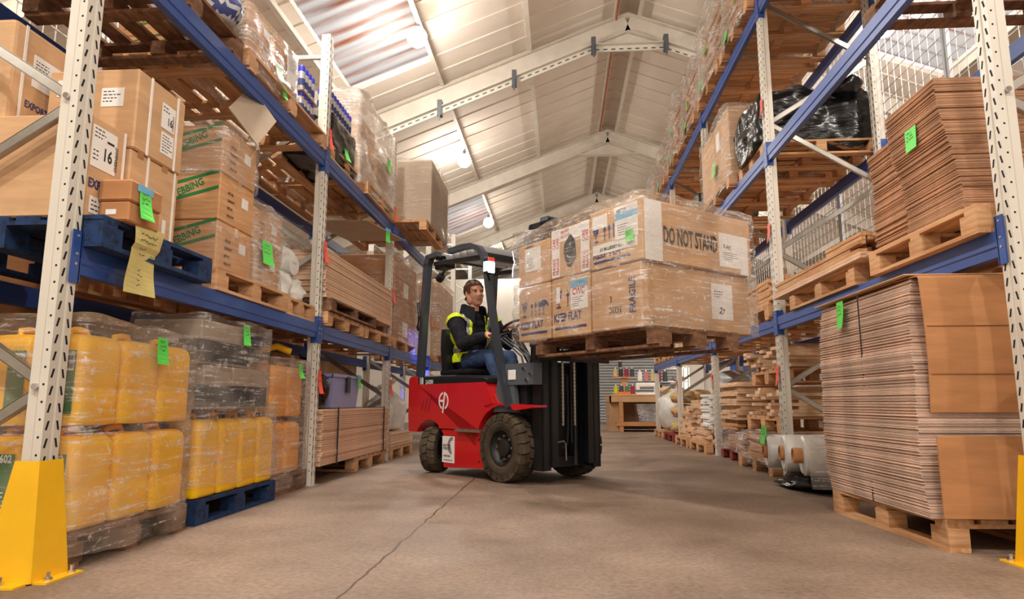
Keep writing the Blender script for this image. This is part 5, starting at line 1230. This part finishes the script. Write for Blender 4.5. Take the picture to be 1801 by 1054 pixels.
# ------------------------------------------------------------------ the load on the forks
LO, LT = Vector((.558, 5.270, 0)), R(-51.5)
ld = Vector((math.cos(LT), math.sin(LT), 0)); ln = Vector((-math.sin(LT), math.cos(LT), 0))
def lc(x0, x1, y0, y1, z0, z1, label, **kw):
    c = LO+ld*(x0+x1)/2+ln*(y0+y1)/2; w, l = (x1-x0)/2, (y1-y0)/2
    return carton(c.x-w, c.x+w, c.y-l, c.y+l, z0, z1, label, rz=LT, **kw)
pallet(LO.x-.68, LO.x+.68, LO.y-.428, LO.y+.428, 1.075, 'wooden pallet raised on the forks under the wrapped cartons', 'x', 'wood_old', .137, rz=LT)
blk = [o for o in bpy.data.objects[-1:]]
z0, zm, z1 = 1.214, 1.676, 2.10
FR = lambda u, v, s: (('-y', u, v+.1, '#glass', s, 'print_blue', 0), ('-y', u+s*.95, v+.1, '#arrow', s, 'print_blue', 0), ('-y', u+s*1.35, v+.1, '#arrow', s, 'print_blue', 0), ('-y', u+s*1.75, v+.1, '#arrow', s, 'print_blue', 0))
lc(-.886, -.44, -.455, .70, z0, zm, 'lower left carton of the raised load, with umbrella mark and KEEP FLAT', prints=FR(.05, .1, .13)+(('-y', .29, .2, '#umbrella', .13, 'print_blue', 0), ('-y', .03, .10, 'KEEP FLAT', .085, 'print_blue', 0), ('-y', .04, .05, '#bar', .36, 'print_blue', 0)))
lc(-.41, .055, -.465, .70, z0-.005, zm, 'lower middle carton of the raised load, with red lettered label and KEEP FLAT', prints=FR(.05, .13, .14)+(('-y', .03, .125, 'KEEP FLAT', .09, 'print_blue', 0), ('-y', .04, .06, '#bar', .38, 'print_blue', 0)), labels=(('-y', .24, .2, .2, .24, [(0, .17, '|', .2, .06, 2), (.02, .115, 'CWC', .075, 0, 3), (.02, .02, '~', .14, .08)]), ('-y', .06, .27, .05, .13, [])))
lc(.075, .59, -.47, .70, z0, zm-.01, 'lower right carton of the raised load, marked FRAGILE', prints=(('-y', .455, .1, 'FRAGILE', .085, 'print_blue', 90), ('-y', .2, .2, '3', .06, 'print_black', 0), ('-y', .32, .16, '3533C', .06, 'print_black', 180)), labels=(('+x', .72, .1, .24, .27, [(.08, .05, '27', .07, -20), (.03, .16, '~', .12, .06)]),), tapes=(('+x', .06, 0, .05, .44, 'tape'), ('+x', .1, .01, .2, .05, 'tape')))
lc(-.886, -.44, -.455, .70, zm+.004, z1-.06, 'upper left carton of the raised load, with plain white label', labels=(('-y', .1, .12, .22, .2, [(.02, .02, '~', .15, .1)]),), prints=(('-y', .1, .33, '#bar', .12, 'print_black', 0), ('-y', .12, .34, '#bar', .1, 'print_black', 0)))
c = lc(-.42, .075, -.465, .70, zm+.004, z1-.02, 'upper middle carton of the raised load, red printed tape round a torn hole', tapes=(('-y', .02, .01, .1, .39, 'paper'), ('-y', .38, .01, .1, .39, 'paper'), ('-y', .12, .29, .26, .1, 'paper')))
b = B(); T_ = face('-y', -.2475, .2475, -.5825, 0, 0, 0, .0032); rnd = random.Random(3)
b.add([T_ @ Vector((.255+.075*math.cos(2*PI*i/12)*rnd.uniform(.8, 1.15), .2+.13*math.sin(2*PI*i/12)*rnd.uniform(.85, 1.1), 0)) for i in range(12)], [tuple(range(12))], 0)
b.build('torn_hole', 'hole', c, fix=False)
b = B()
for x in (.045, .09, .41, .45): b.text('FRAGILE', T_ @ Matrix.Translation((x+.02, .03, 0)), .045, 0, 90).text('CARE', T_ @ Matrix.Translation((x+.02, .24, 0)), .045, 0, 90)
for y in (.31, .35): b.text('FRAGILE', T_ @ Matrix.Translation((.14, y, 0)), .035, 0, 8)
b.build('red_print', 'print_red', c, fix=False)
c = lc(.085, .625, -.48, .70, zm-.004, z1+.01, 'upper right carton of the raised load, marked DO NOT STAND on its long side', prints=FR(.03, .1, .12)+(('-y', .03, .08, 'KEEP FLAT', .09, 'print_blue', 0), ('-y', .04, .04, '#bar', .38, 'print_blue', 0), ('+x', .2, .14, 'DO NOT STAND', .17, 'print_black', 0)), labels=(('-y', .27, .17, .23, .25, [(.0, .15, '|', .23, .05, 2), (.02, .2, 'RBITTE', .04, 0), (.03, .03, '~', .14, .09)]), ('-y', .03, .105, .46, .075, [(.08, .02, 'BY MULBERRY 8611', .036, 0)]), ('-y', .03, .3, .16, .1, []), ('+x', .80, .04, .26, .26, [(.05, .15, 'E. A/C', .04, -8), (.04, .04, '~', .18, .08)])), tapes=(('+x', .02, .0, .17, .43, 'paper'), ('+x', 1.04, .0, .1, .3, 'paper')))
note(c, face('-y', -.27, .27, -.59, 0, 0, 0, .006), .38, .14, .08, .09, seed=70, curl=.012, label='small bright green tag')
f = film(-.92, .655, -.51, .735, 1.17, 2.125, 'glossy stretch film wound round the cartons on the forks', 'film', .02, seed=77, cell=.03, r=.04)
c = LO+ld*(-.1325)+ln*(.1125); f.location = (c.x, c.y, 1.20); f.rotation_euler = (0, 0, LT)
# ------------------------------------------------------------------ the driver (same frame as the forklift)
MW = Matrix.Translation((-.09, 6.33, 0)) @ Matrix.Rotation(R(-46), 4, 'Z')
b = B()
def ball(c, rx, ry=None, rz=None, rot=None, sub=3):
    bm = bmesh.new(); bmesh.ops.create_icosphere(bm, subdivisions=sub, radius=1)
    M = Matrix.Translation(c) @ (rot or Matrix()) @ Matrix.Diagonal((rx, ry or rx, rz or rx, 1))
    bmesh.ops.transform(bm, matrix=M, verts=bm.verts[:]); b.bm(bm)
def limb(*pr, n=18):
    for (p, r), (q, s) in zip(pr, pr[1:]): b.cyl(p, q, r, n, 0, s)
    for p, r in pr: ball(p, r, sub=2)
Y0 = -.12
SHR, ELR, WRR = Vector((-1.05, -.36, 1.535)), Vector((-.84, -.42, 1.29)), Vector((-.545, -.335, 1.362))
SHL, ELL, WRL = Vector((-1.03, .125, 1.535)), Vector((-.90, .225, 1.32)), Vector((-.80, .10, 1.475))
# trunk
ball((-1.13, Y0, 1.15), .15, .19, .12); ball((-1.13, Y0, 1.27), .135, .175, .14); ball((-1.11, Y0, 1.42), .155, .235, .17)
ball((-1.09, Y0, 1.52), .13, .25, .1); ball((-1.075, Y0, 1.59), .10, .16, .075)
limb(((-1.075, Y0, 1.58), .062), ((-1.06, Y0, 1.70), .056))
# arms
for S, E_, W_ in ((SHR, ELR, WRR), (SHL, ELL, WRL)): limb((S, .09), (S.lerp(E_, .5), .078), (E_, .066), (E_.lerp(W_, .45), .062), (W_, .036))
# legs
HIPS = [(-1.08, Y0-.095, 1.13), (-1.08, Y0+.095, 1.13)]; KN = [(-.62, Y0-.12, 1.165), (-.60, Y0+.12, 1.165)]; AN = [(-.44, Y0-.11, .775), (-.42, Y0+.12, .775)]
for h, k, a in zip(HIPS, KN, AN):
    h, k, a = Vector(h), Vector(k), Vector(a)
    limb((h, .105), (h.lerp(k, .5), .09), (k, .068), (k.lerp(a, .35), .064), (a, .045))
    ball(a+Vector((.02, 0, -.02)), .055, .045, .04); ball(a+Vector((.13, 0, -.04)), .09, .045, .032)
# head, looking forward and a little down, tilted to its right
HC = Vector((-1.055, Y0, 1.855))
HR = Matrix.Translation(HC) @ Matrix.Rotation(R(-6), 4, 'Z') @ Matrix.Rotation(R(6), 4, 'X') @ Matrix.Rotation(R(4), 4, 'Y')
HS = 1.14
def hb(c, rx, ry, rz, sub=3): ball(HR @ (Vector(c)*HS), rx*HS, ry*HS, rz*HS, HR.to_3x3().to_4x4(), sub)
hb((-.012, 0, .035), .098, .077, .09); hb((.02, 0, -.03), .075, .066, .085); hb((.042, 0, -.085), .045, .045, .036); hb((.05, 0, -.06), .04, .05, .04)
for s in (-1, 1):
    hb((.052, .036*s, -.022), .032, .03, .03); hb((.066, .033*s, .042), .022, .03, .012); hb((-.012, .078*s, -.005), .02, .011, .032); hb((.0, .06*s, -.06), .04, .02, .04)
hb((.098, 0, -.012), .02, .014, .016); hb((.086, 0, .012), .014, .010, .034); hb((.088, .014, -.018), .011, .009, .009, 2); hb((.088, -.014, -.018), .011, .009, .009, 2)
hb((.080, 0, -.052), .012, .026, .006, 2); hb((.078, 0, -.063), .012, .022, .007, 2); hb((.072, 0, -.092), .02, .026, .018)
# hands
def hand(w, fwd, up, curl, s, grip=0):
    fwd = Vector(fwd).normalized(); up = Vector(up); up = (up-fwd*up.dot(fwd)).normalized(); side = fwd.cross(up)*s   # side points to the thumb
    w = Vector(w); P = lambda a, c, d: w+fwd*a+side*c+up*d
    for c in (-.03, -.01, .01, .03): b.cyl(P(0, c*.6, 0), P(.085, c, .004), .015, 10, 0, .0125); ball(P(.085, c, .004), .0128, sub=2)
    ball(P(.045, 0, -.002), .046, .036, .016, Matrix((( fwd.x, side.x, up.x, 0), (fwd.y, side.y, up.y, 0), (fwd.z, side.z, up.z, 0), (0,0,0,1))))
    for c, L in ((.032, .072), (.011, .082), (-.011, .077), (-.032, .06)):
        p = P(.087, c, .004); a = R(12+curl*.35); k = 1+c*1.5
        for q, (ln_, r0, r1) in enumerate(((.48, .0095, .009), (.3, .009, .0085), (.24, .0085, .0072))):
            e = p+(fwd*math.cos(a)-up*math.sin(a)+side*c*(.9 if q == 0 else 0))*L*ln_
            b.cyl(p, e, r0, 10, 0, r1); ball(e, r1, sub=2); p = e; a += R(curl)
    p = P(.018, .03, -.004)
    for d, L, r in (((.6, .75, -.25), .042, .013), ((.85, .35, -.4), .034, .0105), ((.9, .1, -.45), .026, .0088)):
        e = p+(fwd*d[0]+side*d[1]+up*d[2]).normalized()*L; b.cyl(p, e, r, 10, 0, r*.85); ball(e, r*.85, sub=2); p = e
ball(WRR, .034, sub=2); ball(WRL, .034, sub=2)
hand(WRR+Vector((.02, 0, .004)), (1, .1, -.10), (.05, 0, 1), 38, 1)
hand(WRL+Vector((.012, -.005, .012)), (.75, -.25, .18), (-.3, -.2, 1), 52, -1)
me = b.mesh('person', 'skin', fix=False)
o = link('tmp', me)
md = o.modifiers.new('r', 'REMESH'); md.mode = 'VOXEL'; md.voxel_size = .0062; md.use_smooth_shade = True
ms = o.modifiers.new('s', 'SMOOTH'); ms.factor = .5; ms.iterations = 3
bpy.context.view_layer.update()
body = bpy.data.meshes.new_from_object(o.evaluated_get(bpy.context.evaluated_depsgraph_get())); bpy.data.objects.remove(o)
body.name = 'person'; body.materials.clear()
PMAT = ['skin', 'jacket', 'jeans', 'shoe', 'eye', 'lips', 'truck_black']
for m_ in PMAT: body.materials.append(MATS[m_])
def seg(p, a, c): 
    d = c-a; t = max(0, min(1, (p-a).dot(d)/d.dot(d))); return (p-(a+d*t)).length, t
HI = Matrix.Scale(1/HS, 4) @ HR.inverted()
def zone(p):
    h = HI @ p
    if p.z > 1.665 or (h.z > -.13 and p.x > -.99 and p.z > 1.66 and abs(p.y-Y0) < .1):
        for s in (-1, 1):
            if (h-Vector((.083, .033*s, .020))).length < .0125: return 4
        if h.x > .07 and abs(h.z+.057) < .009 and abs(h.y) < .026: return 5
        return 0
    for E_, W_ in ((ELR, WRR), (ELL, WRL)):
        d = (p-W_).dot((W_-E_).normalized())
        if d > -.005 and (p-W_).length < .23 and p.z > 1.25: 
            if p.x > -.86 : return 0
    if p.z < .80 : return 3
    if p.z < 1.165 and p.x > -1.02 or p.z < 1.06: return 2
    if p.x > -.98 and p.z < 1.26 and min(seg(p, Vector(h_), Vector(k_))[0] for h_, k_ in zip(HIPS, KN)) < .115: return 2
    return 1
for pl in body.polygons: pl.material_index = zone(pl.center); pl.use_smooth = True
flat = [0.0]*(3*len(body.vertices)); nrm = flat[:]           # cloth folds on jacket and trousers only
body.vertices.foreach_get('co', flat); body.vertex_normals.foreach_get('vector', nrm)
for i in range(0, len(flat), 3):
    p = Vector(flat[i:i+3])
    if zone(p) in (1, 2):
        d = noise.noise(p*17)*.006+noise.noise(p*38)*.0025
        for k in range(3): flat[i+k] += nrm[i+k]*d
body.vertices.foreach_set('co', flat); body.update()
person = link('person', body, None, (-.09, 6.33, 0), R(-46)); tag(person, 'person with short brown hair in dark jacket and yellow vest, seated driving the forklift', 'person')
def shell(name, cond, off, mats, mfun, th=.004, ripple=0):
    bm = bmesh.new(); bm.from_mesh(body); bm.normal_update()
    bmesh.ops.delete(bm, geom=[f for f in bm.faces if not cond(f.calc_center_median())], context='FACES')
    bm.normal_update(); ns = {v: v.normal.copy() for v in bm.verts}
    for v in bm.verts: v.co += ns[v]*(off+(ripple*(noise.noise(v.co*26)+.6*noise.noise(v.co*60)) if ripple else 0))
    for f in bm.faces: f.material_index = mfun(f.calc_center_median()); f.smooth = True
    idx = [f.material_index for f in bm.faces]; m_ = bpy.data.meshes.new(name); bm.to_mesh(m_); bm.free(); m_.materials.clear()
    for k in mats: m_.materials.append(MATS[k])
    m_.polygons.foreach_set('material_index', idx)
    q = link(name, m_, person); s_ = q.modifiers.new('s', 'SOLIDIFY'); s_.thickness = th; s_.offset = 1; return q
def vest(p):
    if not 1.12 < p.z < 1.62 or p.x > -.93: return False
    for S, E_ in ((SHR, ELR), (SHL, ELL)):
        d, t = seg(p, S, E_)
        if t > .06 and d < .11: return False
        if seg(p, E_, WRR if E_ is ELR else WRL)[0] < .075: return False
    if p.x > -1.1 and abs(p.y-Y0) < .085+max(0, (1.45-p.z))*.32: return False
    if p.z < 1.2 and p.x > -1.0: return False
    return True
def vmat(p):
    if abs(abs(p.y-Y0)-.145) < .026 and p.z > 1.28: return 1
    if abs(p.z-1.245) < .025: return 1
    return 0
shell('hi_vis_vest', vest, .008, ['hivis', 'reflective'], vmat, ripple=.003)
def hair(p):
    h = HI @ p
    if p.z < 1.7: return False
    if abs(h.y) > .068 and abs(h.z+.005) < .035 and -.035 < h.x < .012: return False
    return h.z > .062+.25*max(0, h.x) if h.x > .04 else (h.z > .012 if h.x > .0 else h.z > -.055-.2*h.x*-1)
shell('hair', hair, .008, ['hair'], lambda p: 0, th=.008, ripple=.009)
# stand-up collar of the jacket, zip
b = B(); n = 22; vs = []
for i in range(n+1):
    a = R(28+304*i/n)
    for r, z in ((.135, 1.56), (.14, 1.64), (.122, 1.735), (.105, 1.74), (.095, 1.60)): vs.append((-1.065+r*math.cos(a)*1.02, Y0+r*math.sin(a)*1.12, z-.05*max(0, math.cos(a))))
b.add(vs, [(5*i+k, 5*i+5+k, 5*i+6+k, 5*i+1+k) for i in range(n) for k in range(4)]); b.build('collar', 'jacket', person, smooth=60)
# ------------------------------------------------------------------ lamps, sky, camera
def pendant(x, y, z, label, group='bare bulbs hung from the purlin'):
    t = root('pendant_lamp', label, 'lamp', (x, y, z), group=group)
    zr_ = rz_at(x)-.18-z
    B().tube([(0, 0, .12), (.01, 0, .2), (.0, 0, zr_*.55), (.06, .0, zr_*.8), (0, .0, zr_)], .008, 6).build('cable', 'truck_black', t, smooth=True)
    B().cyl((0,0,.05), (0,0,.14), .035, 14).lathe([(.035,.05),(.06,.03),(.11,.02)], 20).build('lamp_holder', 'truck_grey', t, smooth=30)
    b = B(); bm = bmesh.new(); bmesh.ops.create_uvsphere(bm, u_segments=20, v_segments=12, radius=.15); b.bm(bm); b.build('bulb', 'bulb', t, smooth=True, loc=(0,0,-.09))
def bulb(x, y, z, e):
    light('POINT', 'bulb_light', (x, y, z-.29), e*.55, shadow_soft_size=.12)
    o = light('SPOT', 'bulb_light', (x, y, z-.27), e*1.45, spot_size=R(168), spot_blend=.35, shadow_soft_size=.12); return o
def light(kind, name, loc, energy, col=(1,.94,.86), **kw):
    l = bpy.data.lights.new(name, kind); l.energy = energy; l.color = col
    for k, v in kw.items(): setattr(l, k, v)
    o = bpy.data.objects.new(name, l); COL.objects.link(o); o.location = loc; return o
od = ['nearest', 'second', 'third', 'fourth', 'fifth']
for k, (y, z) in enumerate(((9.0, 6.12), (13.9, 6.05), (18.9, 6.02), (23.2, 6.0))):
    pendant(-2.05, y, z, '%s bare bulb along the left roof purlin' % od[k])
    bulb(-2.05, y, 6.1, 620)
for y in (4.2, -.8):
    pendant(-2.05, y, 6.1, 'bare bulb on the left roof purlin, above and behind the camera'); bulb(-2.05, y, 6.1, 620)
for y in (-1.2, 4.0, 9.0, 14, 19):
    pendant(4.57, y, 6.0, 'unseen bulb added on the right roof purlin, above the rack', 'bulbs added over the right hand rack'); bulb(4.57, y, 6.0, 520)  # unseen row, added to light the right side
for y in (0, 5, 10): 
    pendant(-5.15, y, 4.75, 'unseen bulb added on the outer left purlin, behind the rack', 'bulbs added behind the left rack'); bulb(-5.15, y, 4.75, 110)  # unseen row, added to light the space behind the left rack
pendant(1.03, -2.2, 6.9, 'unseen fill bulb added on the ridge purlin behind the camera', None); bulb(1.03, -2.2, 6.9, 800)  # added out of view as frontal fill
sp = light('SPOT', 'headlight_beam', (0, 0, 0), 60, (.85,.92,1), spot_size=R(80), spot_blend=.6, shadow_soft_size=.05); sp.parent = FK; sp.location = (-.17, -.555, 1.96); sp.rotation_euler = (0, R(-72), 0)
sp.rotation_euler = Vector((1, 0, -.3)).to_track_quat('-Z', 'Y').to_euler()
sp = light('SPOT', 'blue_spot_beam', (0, 0, 0), 2600, (.06,.14,1), spot_size=R(12), spot_blend=.7, shadow_soft_size=.04); sp.parent = FK; sp.location = (-1.64, -.2, 2.06)
sp.rotation_euler = Vector((-2.17, 1.07, -.58)).to_track_quat('-Z', 'Y').to_euler()
w = bpy.data.worlds.new('World'); SC.world = w; w.use_nodes = True
bg = w.node_tree.nodes['Background']; bg.inputs[0].default_value = (1, .97, .94, 1); bg.inputs[1].default_value = 2.6
cam = bpy.data.cameras.new('Camera'); cam.sensor_width = 36; cam.lens = 36*1172.69/1801; cam.clip_start = .05; cam.clip_end = 200
co = bpy.data.objects.new('Camera', cam); COL.objects.link(co)
pt, yw, rl = .1536, -.0718, -.0007
F_ = Vector((math.sin(yw)*math.cos(pt), math.cos(yw)*math.cos(pt), math.sin(pt)))
co.location = (0, 0, .7036); co.rotation_euler = F_.to_track_quat('-Z', 'Y').to_euler()
SC.camera = co
SC.view_settings.view_transform = 'Standard'; SC.view_settings.look = 'None'; SC.view_settings.exposure = -1.05; SC.view_settings.gamma = 1
SC.cycles.max_bounces = 12; SC.cycles.transparent_max_bounces = 24; SC.cycles.diffuse_bounces = 5; SC.cycles.sample_clamp_indirect = 4; SC.cycles.use_denoising = True
bpy.context.view_layer.update()
